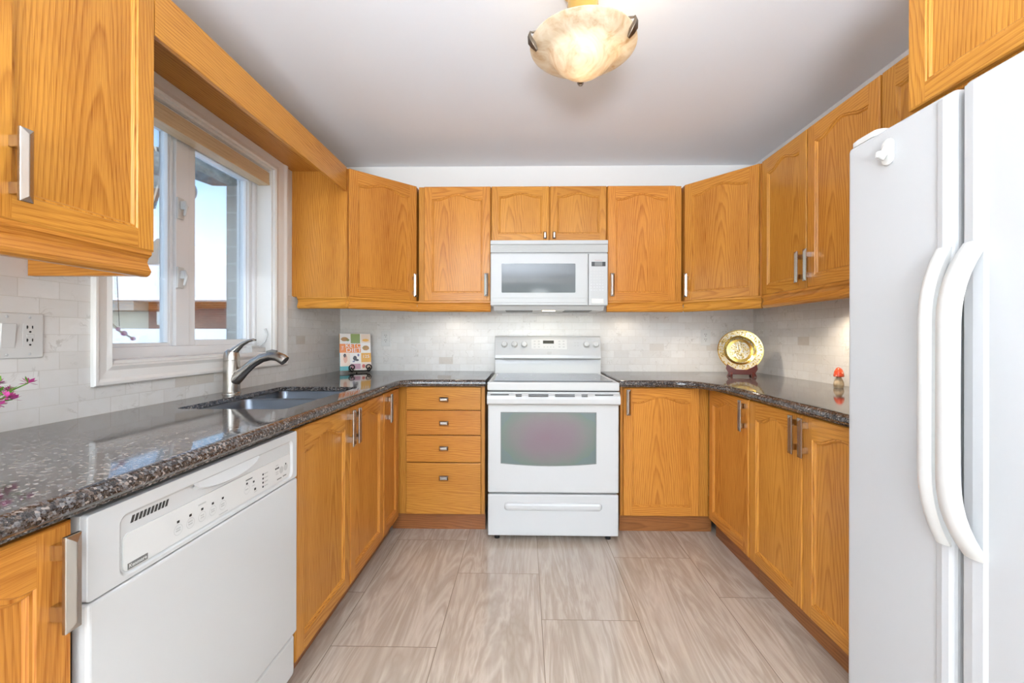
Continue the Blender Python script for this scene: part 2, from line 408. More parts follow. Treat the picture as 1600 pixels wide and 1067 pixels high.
def text(name, body, size, m, parent, loc, rot, align='CENTER', sx=1):
    c = bpy.data.curves.new(name, 'FONT'); c.body = body; c.size = size; c.align_x = align; c.align_y = 'CENTER'; c.extrude = .0003; c.resolution_u = 2
    tmp = bpy.data.objects.new(name, c); COL.objects.link(tmp)
    me = bpy.data.meshes.new_from_object(tmp.evaluated_get(bpy.context.evaluated_depsgraph_get()))
    bpy.data.objects.remove(tmp); bpy.data.curves.remove(c)
    me.materials.clear(); me.materials.append(m)
    o = bpy.data.objects.new(name, me); COL.objects.link(o); o.parent = parent; o.location = loc; o.rotation_euler = rot; o.scale = (sx, 1, 1)
    return o
def arc(cx, cy, r, a0, a1, n): return [(cx + r * math.cos(a0 + (a1 - a0) * i / n), cy + r * math.sin(a0 + (a1 - a0) * i / n)) for i in range(n + 1)]
def rrect(x0, x1, y0, y1, r, n=5):
    return arc(x1 - r, y0 + r, r, -PI / 2, 0, n) + arc(x1 - r, y1 - r, r, 0, PI / 2, n) + arc(x0 + r, y1 - r, r, PI / 2, PI, n) + arc(x0 + r, y0 + r, r, PI, 1.5 * PI, n)

# ------------------------------------------------------------------ room shell
NEAR = -3.6
b = MB(); b.box(XL - .25, 3.2, NEAR, D + .2, -.12, 0); o = struct(b.build('floor', FLOOR))
b = MB(); b.box(XL - .25, 3.2, NEAR, D + .2, HC, HC + .15); struct(b.build('ceiling', CEIL))
b = MB(); b.box(XL - .2, 3.2, D, D + .2, 0, HC); struct(b.build('wall_back', WALLP))
b = MB(); b.box(XR, XR + .15, .28, D, 0, HC); b.box(XR, 3.2, .18, .28, 0, HC); b.box(3.05, 3.2, NEAR, .18, 0, HC); struct(b.build('wall_right', WALLP))
WY0, WY1, WZ0, WZ1 = 1.39, 2.307, 1.075, 2.086      # window opening
b = MB(); b.box(XL - .2, XL, NEAR, WY0, 0, HC); b.box(XL - .2, XL, WY1, D, 0, HC); b.box(XL - .2, XL, WY0, WY1, 0, WZ0); b.box(XL - .2, XL, WY0, WY1, WZ1, HC); wl = struct(b.build('wall_left', WALLP))
b = MB(); b.box(XL - .2, -1.15, NEAR - .15, NEAR, 0, HC); b.box(1.75, 3.2, NEAR - .15, NEAR, 0, HC); b.box(-1.15, 1.75, NEAR - .15, NEAR, 2.35, HC); struct(b.build('wall_front', WALLP))

def slab(name, quads, parent_name):                 # tiled backsplash: thin slabs with metre UVs
    b = MB()
    for (x0, x1, y0, y1, z0, z1, along) in quads:
        A = [(x0, y0, z0), (x1, y0, z0), (x1, y1, z0), (x0, y1, z0), (x0, y0, z1), (x1, y0, z1), (x1, y1, z1), (x0, y1, z1)]
        for f in ((3, 2, 1, 0), (4, 5, 6, 7), (0, 1, 5, 4), (2, 3, 7, 6), (3, 0, 4, 7), (1, 2, 6, 5)):
            P = [Vector(A[i]) for i in f]; b.face(P, 0, [((p.y if along == 'y' else p.x) + 10, p.z - .915 + 20 * .0518) for p in P])
    return struct(b.build(name, TILE))
T = .008
slab('trim_1', [(XL, XL + T, .0, WY0 - .03, .86, 1.41, 'y'), (XL, XL + T, WY0 - .03, WY1 + .05, .86, WZ0 - .03, 'y'), (XL, XL + T, WY1 + .05, D, .86, 1.41, 'y')], None)
slab('trim_2', [(XL + T, XR - T, D - T, D, .86, 1.41, 'x'), (-.26, .56, D - T, D, .5, .86, 'x')], None)
slab('trim_3', [(XR - T, XR, 1.1, D, .86, 1.41, 'y')], None)

# ------------------------------------------------------------------ window_1
win = empty_struct('window_1', (XL, (WY0 + WY1) / 2, WZ0))
b = MB()   # moulded casing: profile swept round the opening, mitred
prof = [(0, 0), (0, .012), (.006, .017), (.014, .014), (.020, .012), (.046, .016), (.056, .022), (.064, .022), (.068, .018), (.068, 0)]
def casing(pt):  # frame from offsets d outward
    d, h = pt; return [(XL + h, WY0 - d, WZ0 - d), (XL + h, WY1 + d * 1.75, WZ0 - d), (XL + h, WY1 + d * 1.75, WZ1 + d * 1.45), (XL + h, WY0 - d, WZ1 + d * 1.45)]
Ls = [casing(p) for p in prof]
for a, c in zip(Ls, Ls[1:]):
    for i in range(4):
        j = (i + 1) % 4; b.auto([a[i], a[j], c[j], c[i]], 0)
b.build('casing', TRIM, win, True)
XW = XL - .10      # glazing plane
b = MB()
b.box(XW - .06, XL, WY0 - .0, WY0 + .012, WZ0, WZ1); b.box(XW - .06, XL, WY1 - .012, WY1, WZ0, WZ1); b.box(XW - .06, XL + .004, WY0 + .012, WY1 - .012, WZ0, WZ0 + .012); b.box(XW - .06, XL, WY0 + .012, WY1 - .012, WZ1 - .012, WZ1)
b.build('jamb', TRIM, win, True, bevel=.002)
b = MB()           # fixed frame with centre post
y0, y1, z0, z1 = WY0 + .012, WY1 - .012, WZ0 + .012, WZ1 - .012
b.box(XW - .05, XW + .02, y0, y0 + .03, z0, z1); b.box(XW - .05, XW + .02, y1 - .022, y1, z0, z1); b.box(XW - .05, XW + .02, y0 + .03, y1 - .03, z0, z0 + .042); b.box(XW - .05, XW + .02, y0 + .03, y1 - .03, z1 - .03, z1)
b.box(XW - .05, XW + .012, 1.765, 1.838, z0 + .042, z1 - .03)
b.build('frame', VINYL, win, True, bevel=.003)
def sash(ya, yb, fr, frb, dx, fr2=None):
    fr2 = fr2 or fr
    za, zb = z0 + .042, z1 - .03
    b = MB()
    b.box(XW - .045, XW + dx, ya, ya + fr, za, zb); b.box(XW - .045, XW + dx, yb - fr2, yb, za, zb); b.box(XW - .045, XW + dx, ya + fr, yb - fr2, za, za + frb); b.box(XW - .045, XW + dx, ya + fr, yb - fr2, zb - fr, zb)
    b.box(XW - .03, XW - .004, ya + fr, ya + fr + .008, za + frb, zb - fr); b.box(XW - .03, XW - .004, yb - fr2 - .006, yb - fr2, za + frb, zb - fr)
    s = b.build('sash', VINYL, win, True, bevel=.003)
    g = MB(); g.box(XW - .022, XW - .018, ya + fr, yb - fr2, za + frb, zb - fr); g.build('pane', GLASS, s, True)
sash(y0 + .03, 1.765, .016, .014, .0)
sash(1.838, y1 - .022, .040, .026, .006, .026)
for z in (1.42, 1.715):
    b = MB(); b.box(XW + .012, XW + .02, 1.765, 1.80, z - .045, z + .045); b.box(XW + .02, XW + .04, 1.776, 1.790, z - .005, z + .03)
    b.tube([(XW + .036, 1.783, z + .03), (XW + .05, 1.776, z + .005), (XW + .042, 1.773, z - .035)], [.006, .007, .005], 8)
    b.build('lock_lever', PLAST, win, True, bevel=.003)
b = MB(); b.box(XW + .02, XW + .075, 2.17, 2.285, z0, z0 + .022); b.box(XW + .03, XW + .06, 2.19, 2.26, z0 + .022, z0 + .034)
b.tube([(XW + .06, 2.25, z0 + .03), (XW + .085, 2.262, z0 + .055), (XW + .09, 2.275, z0 + .095), (XW + .082, 2.268, z0 + .125)], [.006, .005, .005, .007], 8)
b.build('crank', PLAST, win, True, bevel=.003)

bl = thing('window_blind', 'tan fabric blind drawn all the way up inside the top of the window', 'blind', (XL - .02, (WY0 + WY1) / 2, 2.0))
b = MB(); b.box(XL - .075, XL - .016, WY0 + .016, WY1 - .016, 2.064, 2.073, grain='y'); b.build('head_rail', TRIM, bl, True, bevel=.003)
b = MB()
for k in range(4): b.box(XL - .066, XL - .006 - (.002 if k else 0), WY0 + .018, WY1 - .018, 1.994 + k * .0172, 1.994 + k * .0172 + .0170, grain='y')
b.build('folded_fabric', BLINDM, bl, True, bevel=.002)

# ------------------------------------------------------------------ cabinet parts
def make_handle(parent, x, z, ln=.152):
    b = MB()
    hw, yb, ym_, yf, e = .0125, -.026, -.032, -.038, .013
    A = [(x - hw, yb, z - ln / 2), (x + hw, yb, z - ln / 2), (x + hw, yb, z + ln / 2), (x - hw, yb, z + ln / 2)]
    r0, r1 = (x, yf, z - ln / 2 + e), (x, yf, z + ln / 2 - e)
    b.face(list(reversed(A)), 0); B = [(p[0], ym_, p[2]) for p in A]
    for i in range(4): b.face([A[i], A[(i + 1) % 4], B[(i + 1) % 4], B[i]], 0)
    A = B; b.face([A[0], A[1], r0], 0); b.face([A[1], A[2], r1, r0], 0); b.face([A[2], A[3], r1], 0); b.face([A[3], A[0], r0, r1], 0)
    for s in (-1, 1): b.box(x - .007, x + .007, -.027, .0, z + s * .048 - .012, z + s * .048 + .012, 1)
    return b.build('handle', [NICK, CHROME], parent, bevel=.0012)
def make_knob(parent, x, z, wx, wz):
    b = MB(); hx, hz = wx / 2, wz / 2
    b.box(x - .008, x + .008, -.018, 0, z - .008, z + .008)
    A = [(x - hx, -.018, z - hz), (x + hx, -.018, z - hz), (x + hx, -.018, z + hz), (x - hx, -.018, z + hz)]
    q = min(hx, hz) * .55; B = [(x - hx + q, -.028, z - hz + q), (x + hx - q, -.028, z - hz + q), (x + hx - q, -.028, z + hz - q), (x - hx + q, -.028, z + hz - q)]
    b.loft([A, B]); return b.build('knob', [NICK], parent, bevel=.0012)
def make_door(parent, x, z, w, h, arch=True, hx=None, hz=None, knob=None, stile=.052, rb=.055, mats=None, cath=None):
    """raised-frame door with routed recessed panel; front face at local y=0"""
    th, N_ = .02, 18; rs, rm = (.083, .048) if arch else (.055, .055)
    if h < .45 and arch: rs, rm = .066, .042
    def top(t):
        a = abs(t); sh = 1 if a < .0 else .5 + .5 * math.cos(PI * min(a / .86, 1)); return h - rs + (rs - rm) * sh
    b = MB(); s = stile
    o1 = lambda: (random.uniform(-.14, .14), random.uniform(0, 40))
    e = .004
    def uvz(P, o, xc): return [(p[0] - xc + o[0], p[2] + o[1]) for p in P]
    def uvx(P, o, zc): return [(p[2] - zc + o[0], p[0] + o[1]) for p in P]
    # stiles
    for xa, xb in ((e, s), (w - s, w - e)):
        P = [(xa, 0, e), (xb, 0, e), (xb, 0, h - e), (xa, 0, h - e)]; o = o1(); b.face(P, 0, uvz(P, o, (xa + xb) / 2))
    P = [(s, 0, e), (w - s, 0, e), (w - s, 0, rb), (s, 0, rb)]; b.face(P, 0, uvx(P, o1(), rb / 2))
    o = o1(); ts = [-1 + 2 * i / N_ for i in range(N_ + 1)]
    xs = lambda t, d: s + d + (w - 2 * s - 2 * d) * (t + 1) / 2
    for t0, t1 in zip(ts, ts[1:]):
        P = [(xs(t0, 0), 0, top(t0)), (xs(t1, 0), 0, top(t1)), (xs(t1, 0), 0, h - e), (xs(t0, 0), 0, h - e)]; b.face(P, 0, uvx(P, o, h - .04))
    # outer edges
    O0 = [(e, 0, e), (w - e, 0, e), (w - e, 0, h - e), (e, 0, h - e)]; O1 = [(0, e, 0), (w, e, 0), (w, e, h), (0, e, h)]; O2 = [(0, th, 0), (w, th, 0), (w, th, h), (0, th, h)]
    o = o1()
    for A, B in ((O0, O1), (O1, O2)):
        for i in range(4):
            j = (i + 1) % 4; P = [A[i], A[j], B[j], B[i]]; b.face(P, 0, [((p[1] + o[0]), (p[2] if i in (1, 3) else p[0]) + o[1]) for p in P])
    b.face(list(reversed(O2)), 0, uvz(list(reversed(O2)), o, w / 2))
    # routed profile into the panel
    def loop(d, y): return [(xs(-1, d), y, rb + d), (xs(1, d), y, rb + d)] + [(xs(t, d), y, top(t) - d) for t in reversed(ts)]
    prof = [(0, 0), (.0025, .0035), (.007, .0035), (.012, .0095)]
    L = [loop(*p) for p in prof]; o = o1(); n = len(L[0])
    for A, B in zip(L, L[1:]):
        for i in range(n):
            j = (i + 1) % n; P = [A[i], A[j], B[j], B[i]]; b.face(P, 0, [(p[1] * 3 + p[0] * .3 + o[0], (p[0] + p[2]) + o[1]) if 1 < i < n - 1 or i == 0 else (p[1] * 3 + o[0], p[2] + o[1]) for p in P], 1 < i < n - 1)
    o = ((random.uniform(-.05, .05) if cath is None else cath), random.uniform(0, 40)); d, y = prof[-1]
    for t0, t1 in zip(ts, ts[1:]):
        P = [(xs(t0, d), y, rb + d), (xs(t1, d), y, rb + d), (xs(t1, d), y, top(t1) - d), (xs(t0, d), y, top(t0) - d)]; b.face(P, 0, uvz(P, o, w / 2))
    dr = b.build('door', mats or [OAK], parent, loc=(x, 0, z), recalc=False)
    # consistent normals
    bm = bmesh.new(); bm.from_mesh(dr.data); bmesh.ops.recalc_face_normals(bm, faces=bm.faces); bm.to_mesh(dr.data); bm.free()
    if hx is not None:
        if knob: make_knob(dr, hx, hz, *knob)
        else: make_handle(dr, hx, hz)
    return dr
RAIL = [(0, .0), (.0, -.010), (.009, -.018), (.013, -.030), (.006, -.046), (.001, -.056), (.006, -.066), (.014, -.071), (.032, -.071), (.032, 0)]
def light_rail(parent, x0, x1, side=None, depth=.32, zb=1.408, name='light_rail'):
    b = MB(); b.sweep(RAIL, (x0, .004, zb), (x1, .004, zb), (0, 1, 0), (0, 0, 1))
    b.build(name, OAK, parent)
    for sd in (side or ''):
        b = MB(); x = x0 if sd == 'l' else x1; sg = 1 if sd == 'l' else -1
        b.sweep(RAIL, (x, .0362, zb), (x, depth, zb), (sg, 0, 0), (0, 0, 1)); b.build('return_rail', OAK, parent)
UZ0, UZ1 = 1.408, 2.172        # upper cabinets
def upper(name, label, loc, rz, w, depth=.312, z0=UZ0, z1=UZ1):
    t = thing(name, label, 'cabinet', loc, rz)
    b = MB(); b.box(0, w, .0205, depth, z0 - .002, z1 + .003); b.build('carcass', OAK, t, bevel=.001)
    return t
def lower(name, label, loc, rz, w, depth=.60, kick=.065, top=.872, kx=(0, 0), hollow=False):
    t = thing(name, label, 'cabinet', loc, rz)
    b = MB()
    if hollow: b.box(0, w, .0205, .04, .10, top); b.box(0, .016, .04, depth, .10, top); b.box(w - .016, w, .04, depth, .10, top); b.box(.016, w - .016, .04, depth, .10, .118)
    else: b.box(0, w, .0205, depth, .10, top)
    b.build('carcass', OAK, t, bevel=.001)
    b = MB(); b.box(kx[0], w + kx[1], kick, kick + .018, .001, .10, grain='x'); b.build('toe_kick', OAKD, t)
    return t

# upper cabinets, near left of the window
t = upper('wall_cabinet', 'near left oak wall cabinet hanging beside the window with silver bar handle', (XL + .335, .40, 0), PI / 2, .787, .325)
make_door(t, .003, UZ0, .384, UZ1 - UZ0, hx=.345, hz=.11, cath=.0)
make_door(t, .399, UZ0, .388, UZ1 - UZ0, hx=.052, hz=.112, cath=-.04)
light_rail(t, 0, .782, 'r', .325)
# valance over the window
v = thing('valance', 'long oak valance board running above the window between two cabinets', 'valance', (XL + .335, 1.19, 2.03), 0)
b = MB(); b.box(XL + .316, XL + .334, 1.188, 2.48, 2.028, 2.172, grain='y'); b.build('face_board', OAK, v, True, bevel=.0015)
b = MB(); b.box(XL + .004, XL + .3155, 1.188, 2.488, 2.150, 2.166, grain='y'); b.build('top_board', OAK, v, True)
# left diagonal corner wall cabinet
def diag(label, P, Q, poly, hinge_handle, cath, railside):
    dx, dy = Q[0] - P[0], Q[1] - P[1]; w = math.hypot(dx, dy); rz = math.atan2(dy, dx)
    t = thing('corner_wall_cabinet', label, 'cabinet', (P[0], P[1], 0), rz)
    nx, ny = -dy / w, dx / w
    pf = [(P[0] + nx * .0205, P[1] + ny * .0205), (Q[0] + nx * .0205, Q[1] + ny * .0205)]
    b = MB(); b.prism(pf + poly, UZ0 - .002, UZ1 + .003); b.build('carcass', OAK, t, True)
    dw = w - .018; make_door(t, .010, UZ0, dw, UZ1 - UZ0, hx=hinge_handle if hinge_handle > 0 else dw + hinge_handle, hz=.10, cath=cath)
    light_rail(t, -.002, w + .002)
    return t, w
t, w = diag('oak corner wall cabinet left of the range, end panel facing the window', (-1.055, 2.495), (-.716, 2.815), [(-.716, D - .002), (XL + .002, D - .002), (XL + .002, 2.495 + .0), (-1.060, 2.495)], -.026, -.12, 'l')
b = MB(); b.sweep(RAIL, (-1.052, 2.499, UZ0), (XL + .03, 2.499, UZ0), (0, 1, 0), (0, 0, 1)); b.build('return_rail', OAK, t, True)
YU = D - .335
t = upper('wall_cabinet', 'oak wall cabinet hanging just left of the microwave', (-.715, YU, 0), 0, .485)
make_door(t, .040, UZ0, .443, UZ1 - UZ0, hx=.418, hz=.105, cath=.09); light_rail(t, -.008, .485)
t = upper('wall_cabinet', 'short oak wall cabinet with two little doors above the microwave', (-.228, YU, 0), 0, .770, z0=1.802)
make_door(t, .004, 1.808, .383, UZ1 - 1.808, hx=.355, hz=.034, knob=(.024, .048), cath=.07, stile=.046, rb=.046); make_door(t, .393, 1.808, .373, UZ1 - 1.808, hx=.027, hz=.034, knob=(.024, .048), cath=.0, stile=.046, rb=.046)
t = upper('wall_cabinet', 'oak wall cabinet with flame grain hanging just right of the microwave', (.544, YU, 0), 0, .495)
make_door(t, .003, UZ0, .448, UZ1 - UZ0, hx=.027, hz=.105, cath=.0); light_rail(t, 0, .503)
t, w = diag('oak corner wall cabinet with arching grain above the brass plate', (1.041, 2.815), (1.351, 2.458), [(XR - .002, 2.458), (XR - .002, D - .002), (1.041, D - .002)], .024, 0, '')
XU = XR - .335
t = upper('wall_cabinet', 'two door oak wall cabinet on the right wall before the fridge', (XU, 2.452, 0), -PI / 2, .815)
make_door(t, .008, UZ0, .382, UZ1 - UZ0, hx=.352, hz=.105, cath=-.1); make_door(t, .397, UZ0, .414, UZ1 - UZ0, hx=.028, hz=.105, cath=.06); light_rail(t, 0, .815)
t = upper('wall_cabinet', 'oak wall cabinet mostly hidden behind the top of the fridge', (XU, 1.634, 0), -PI / 2, .40)
make_door(t, .003, UZ0, .392, UZ1 - UZ0, stile=.06, cath=.1); light_rail(t, 0, .40)
t = upper('over_fridge_cabinet', 'deep oak cabinet above the white fridge at the top right', (1.08, 1.219, 0), -PI / 2, .86, .60, z0=1.800)
make_door(t, .002, 1.806, .425, UZ1 - 1.806, cath=-.12); make_door(t, .431, 1.806, .425, UZ1 - 1.806, cath=.1)

# base cabinets
XB = -.745
t = lower('base_cabinet', 'oak base cabinet left of the dishwasher with silver bar handle', (XB, .10, 0), PI / 2, .588)
make_door(t, .003, .105, .288, .762, hx=.26, hz=.68); make_door(t, .295, .105, .290, .762, hx=.262, hz=.675, cath=.1)
t = lower('base_cabinet', 'two door oak base cabinet under the sink', (XB, 1.364, 0), PI / 2, .858, top=.868, hollow=True)
make_door(t, .003, .105, .428, .762, hx=.398, hz=.68, cath=-.08); make_door(t, .435, .105, .420, .762, hx=.026, hz=.68, cath=.12)
t = lower('base_cabinet', 'narrow oak base cabinet in the corner between sink and drawers', (XB, 2.225, 0), PI / 2, .300, depth=.6)
make_door(t, .003, .105, .262, .762, hx=.036, hz=.68, stile=.045, cath=.1)
YB = 2.53
t = thing('drawer_cabinet', 'oak base cabinet with four drawers left of the range', 'cabinet', (-.715, YB, 0), 0)
b = MB(); b.box(-.050, .474, .0205, .60, .10, .872); b.build('carcass', OAK, t, bevel=.001)
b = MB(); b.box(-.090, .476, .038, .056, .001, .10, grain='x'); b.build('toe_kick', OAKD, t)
for (za, zb) in ((.732, .868), (.582, .726), (.418, .576), (.106, .412)):
    b = MB(); b.box(.002, .452, 0, .020, za, zb, grain='x'); dr = b.build('drawer', OAK, t, bevel=.003)
    make_knob(dr, .232, zb - .072 if zb - za < .2 else zb - .085, .056, .028)
t = thing('base_cabinet', 'single door oak base cabinet just right of the range', 'cabinet', (.572, YB, 0), 0)
b = MB(); b.box(0, .527, .0205, .60, .10, .872); b.build('carcass', OAK, t, bevel=.001)
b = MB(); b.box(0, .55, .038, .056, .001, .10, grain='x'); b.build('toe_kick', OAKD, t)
make_door(t, .014, .105, .450, .762, hx=.024, hz=.68, cath=.02)
XRB = 1.08
t = lower('base_cabinet', 'oak base cabinet at the right corner with a single bar handle', (XRB, 2.515, 0), -PI / 2, .455, kick=.047)
make_door(t, .008, .105, .440, .762, hx=.412, hz=.68, stile=.05, cath=.1)
t = lower('base_cabinet', 'two door oak base cabinet beside the fridge', (XRB, 2.058, 0), -PI / 2, .79, kick=.047)
make_door(t, .003, .105, .383, .762, hx=.357, hz=.68, cath=-.03); make_door(t, .392, .105, .392, .762, hx=.028, hz=.68, cath=.07)

# ------------------------------------------------------------------ granite worktops
def inset(poly, ds):
    n = len(poly); out = []
    for i in range(n):
        p0, p1, p2 = Vector(poly[i - 1]), Vector(poly[i]), Vector(poly[(i + 1) % n])
        d1, d2 = (p1 - p0).normalized(), (p2 - p1).normalized(); n1, n2 = Vector((-d1.y, d1.x)), Vector((-d2.y, d2.x))
        a, c = ds[i - 1], ds[i]
        den = d1.x * d2.y - d1.y * d2.x
        if abs(den) < 1e-4: out.append(tuple(p1 + n2 * c)); continue
        q1, q2 = p1 + n1 * a, p1 + n2 * c; r = q2 - q1; tt = (r.x * d2.y - r.y * d2.x) / den
        out.append(tuple(q1 + d1 * tt))
    return out
def worktop(name, label, poly, fl, hole=None):
    b = MB()
    prof = [(.026, .915), (.018, .9145), (.009, .9115), (.003, .906), (0, .899), (0, .891), (.004, .886), (.010, .882), (.012, .877)]
    loops = [[(*p, z) for p in inset(poly, [d * f for f in fl])] for d, z in prof]
    for A, B in zip(loops, loops[1:]):
        for i in range(len(A)):
            j = (i + 1) % len(A); b.auto([A[i], B[i], B[j], A[j]], 0, smooth=True)
    for L, z, hh, flip in ((loops[0], .915, hole, False), (loops[-1], .877, None if not hole else inset(hole, [-.03] * len(hole)), True)):
        polys = [[Vector(p) for p in L]] + ([[Vector((*p, z)) for p in hh]] if hh else [])
        flat = [p for q in polys for p in q]
        for tri in geometry.tessellate_polygon(polys): b.auto([flat[i] for i in (tri if not flip else tri[::-1])], 0)
    if hole:
        h2 = inset(hole, [-.03] * len(hole)); Ls = [[(*p, .915) for p in hole], [(*p, .896) for p in hole], [(*p, .896) for p in h2], [(*p, .877) for p in h2]]
        for A, B in zip(Ls, Ls[1:]):
            for i in range(len(A)):
                j = (i + 1) % len(A); b.auto([A[i], A[j], B[j], B[i]], 0)
    o = b.build(name, GRAN, sharp=25); return tag(o, label, 'countertop')
SK = (-1.233, -.838, 1.463, 2.125)
hole = rrect(*SK, .03, 4)
XF = -.722; YF = 2.49
pl = [(XL + T, .10), (XF, .10), (XF, 2.41), (-.705, 2.455), (-.66, 2.485), (-.63, YF), (-.232, YF), (-.232, D - T), (XL + T, D - T)]
worktop('countertop', 'speckled granite worktop around the sink on the window side', pl, [0, 1, 1, 1, 1, 1, .2, 0, 0], hole)
cv = []
for i in range(9):
    u = i / 8; p0, p1, p2, p3 = (.88, YF), (.98, YF - .01), (1.0, 2.40), (1.05, 2.22)
    c = [(1 - u) ** 3, 3 * u * (1 - u) ** 2, 3 * u * u * (1 - u), u ** 3]; cv.append(tuple(sum(k * p[a] for k, p in zip(c, (p0, p1, p2, p3))) for a in (0, 1)))
pr = [(.555, D - T), (.555, YF)] + cv + [(1.05, 1.285), (XR - T, 1.285), (XR - T, D - T)]
worktop('countertop', 'speckled granite worktop between the range and the fridge', pr, [.2] + [1] * 9 + [1, .0, 0, 0])

# ------------------------------------------------------------------ sink and tap
sk = thing('kitchen_sink', 'double bowl steel sink set under the granite worktop', 'sink', (-1.035, 1.79, .70))
def bowl(x0, x1, ya, yb):
    b = MB(); zt, zb = .893, .715
    L = [[(*p, z) for p in rrect(x0 + d, x1 - d, ya + d, yb - d, r, 5)] for d, z, r in ((-.012, zt, .04), (0, zt, .035), (.003, zt - .01, .035), (.010, zb + .03, .04), (.018, zb + .008, .05), (.04, zb, .06))]
    for A, B in zip(L, L[1:]):
        for i in range(len(A)):
            j = (i + 1) % len(A); b.auto([A[i], A[j], B[j], B[i]], 0, smooth=True)
    b.auto(L[-1], 0)
    o = b.build('bowl', SINKM, sk, True, recalc=False)
    s = o.modifiers.new('solid', 'SOLIDIFY'); s.thickness = .0015; s.offset = -1
    c = MB(); xc, yc = (x0 + x1) / 2, (ya + yb) / 2
    c.lathe([(.0, .004), (.028, .004), (.034, .006), (.042, .004), (.043, 0)], 24, (xc, yc, zb)); c.build('drain', CHROME, o, True)
bowl(SK[0] - .004, SK[1] + .004, SK[2] - .004, 1.848); bowl(SK[0] - .004, SK[1] + .004, 1.872, SK[3] + .004)
fa = thing('faucet', 'brushed nickel pull-out faucet behind the sink', 'faucet', (-1.305, 1.86, .915))
b = MB(); b.lathe([(0, 0), (.036, 0), (.036, .004), (.033, .008), (.032, .10), (.0315, .148), (.0, .148)], 32); b.lathe([(0, .150), (.0315, .150), (.031, .168), (.027, .186), (.016, .196), (0, .198)], 32)
b.build('body', NICK, fa)
b = MB()
pth = [(.0, 0, .05), (.03, 0, .078), (.06, 0, .105), (.095, 0, .135), (.135, 0, .158), (.175, 0, .168), (.205, 0, .166), (.228, 0, .155), (.240, 0, .146)]
b.tube(pth, [.030, .027, .0215, .0195, .019, .0195, .021, .0225, .022], 18); b.build('spout', NICK, fa)
b = MB(); b.tube([(.160, .0, .1835), (.182, 0, .188), (.203, 0, .1865)], [.008, .009, .007], 10); b.build('spray_button', DGREY, fa)
b = MB(); b.tube([(.0, 0, .178), (.022, 0, .198), (.048, 0, .220), (.075, 0, .234), (.098, 0, .240), (.108, 0, .238)], [(.026, .018), (.018, .014), (.012, .009), (.010, .007), (.009, .006), (.006, .004)], 16); b.build('lever', NICK, fa)

# ------------------------------------------------------------------ dishwasher
dw = thing('dishwasher', 'white built-in dishwasher under the worktop left of the sink', 'dishwasher', (-.735, .694, 0), PI / 2)
W = .662
b = MB(); b.box(.008, W - .008, .03, .58, .03, .862); b.build('body', DARK, dw)
b = MB(); b.box(.004, W - .004, -.002, .03, .222, .716); b.build('door', ENAM, dw, bevel=.006, seg=3)
b = MB()   # control fascia with a scooped recess
b.box(.004, W - .004, .012, .03, .719, .866)
A = [(p[0], 0, p[1]) for p in rrect(.004, W - .004, .719, .866, .006, 5)]
A0 = [(p[0], .012, p[1]) for p in rrect(.004, W - .004, .719, .866, .006, 5)]
R1 = [(p[0], 0, p[1]) for p in rrect(.062, W - .028, .727, .842, .016, 5)]; R2 = [(p[0], .006, p[1]) for p in rrect(.068, W - .034, .731, .836, .014, 5)]
b.loft([A0, A, R1, R2], cap0=False, cap1=True); b.build('fascia', ENAM, dw, bevel=.0015)
pn = MB(); pn.loft([[(p[0], y, p[1]) for p in rrect(.072, W - .038, .732, .803, .012, 5)] for y in (.0058, .0035)], cap0=False); pn = pn.build('control_panel', PLAST, dw)
b = MB(); L_ = []
for k in range(17):
    u = k / 16; x = .235 + u * .23; d = math.sin(PI * u); L_.append((x, .836 - .022 * d ** .6, .0 - .004 * d))
for p, q in zip(L_, L_[1:]): b.auto([(p[0], -.001 + p[2], p[1]), (q[0], -.001 + q[2], q[1]), (q[0], .004, .842), (p[0], .004, .842)]); b.auto([(p[0], -.001 + p[2], p[1]), (q[0], -.001 + q[2], q[1]), (q[0], .0058, q[1] - .006), (p[0], .0058, p[1] - .006)])
b.build('grip', ENAM, dw)
for k in range(10):
    x = .088 + k * .0085; b = MB(); b.sweep([(0, 0), (.005, 0), (.0095, .013), (.0045, .013)], (x, .0052, .818), (x, .0062, .818), (1, 0, 0), (0, 0, 1)); b.build('vent_slot', DARK, dw)
bd = MB(); bd.box(.080, .122, .0028, .0036, .734, .7455); bd = bd.build('badge', DGREY, dw)
text('lettering', 'Kenmore', .0098, PLAST, bd, (.101, .0026, .7398), (PI / 2, 0, 0))
def ring(x, z, r, m=LGREY, fill=None):
    b = MB(); n = 20
    for k in range(n):
        a, c = 2 * PI * k / n, 2 * PI * (k + 1) / n; ri = r - .0010 if fill is None else 0
        b.face([(x + ri * math.cos(a), .0030, z + ri * math.sin(a)), (x + r * math.cos(a), .0030, z + r * math.sin(a)), (x + r * math.cos(c), .0030, z + r * math.sin(c))] + ([(x + ri * math.cos(c), .0030, z + ri * math.sin(c))] if ri else []))
    o = b.build('button', m if fill is None else fill, pn, True) if False else b.build('button', m if fill is None else fill, pn)
    return o
def mark(x, z, w_, h_, m=DGREY): b = MB(); b.box(x - w_ / 2, x + w_ / 2, .0027, .0034, z - h_ / 2, z + h_ / 2); return b.build('marking', m, pn)
for x in (.195, .228, .262, .295, .328): ring(x, .757, .0115); mark(x, .774, .006, .005, BLACK); mark(x, .760, .011, .0022, LGREY); mark(x, .755, .011, .0022, LGREY)
mark(.262, .786, .022, .003, LGREY); mark(.330, .738, .03, .0025, LGREY)
ring(.418, .762, .0115); mark(.418, .778, .006, .005, BLACK); mark(.418, .763, .011, .0022, LGREY); mark(.427, .787, .026, .003, DGREY); mark(.446, .774, .006, .005, BLACK); mark(.446, .764, .010, .002, LGREY); mark(.452, .752, .007, .006, BLACK); mark(.454, .745, .012, .002, LGREY)
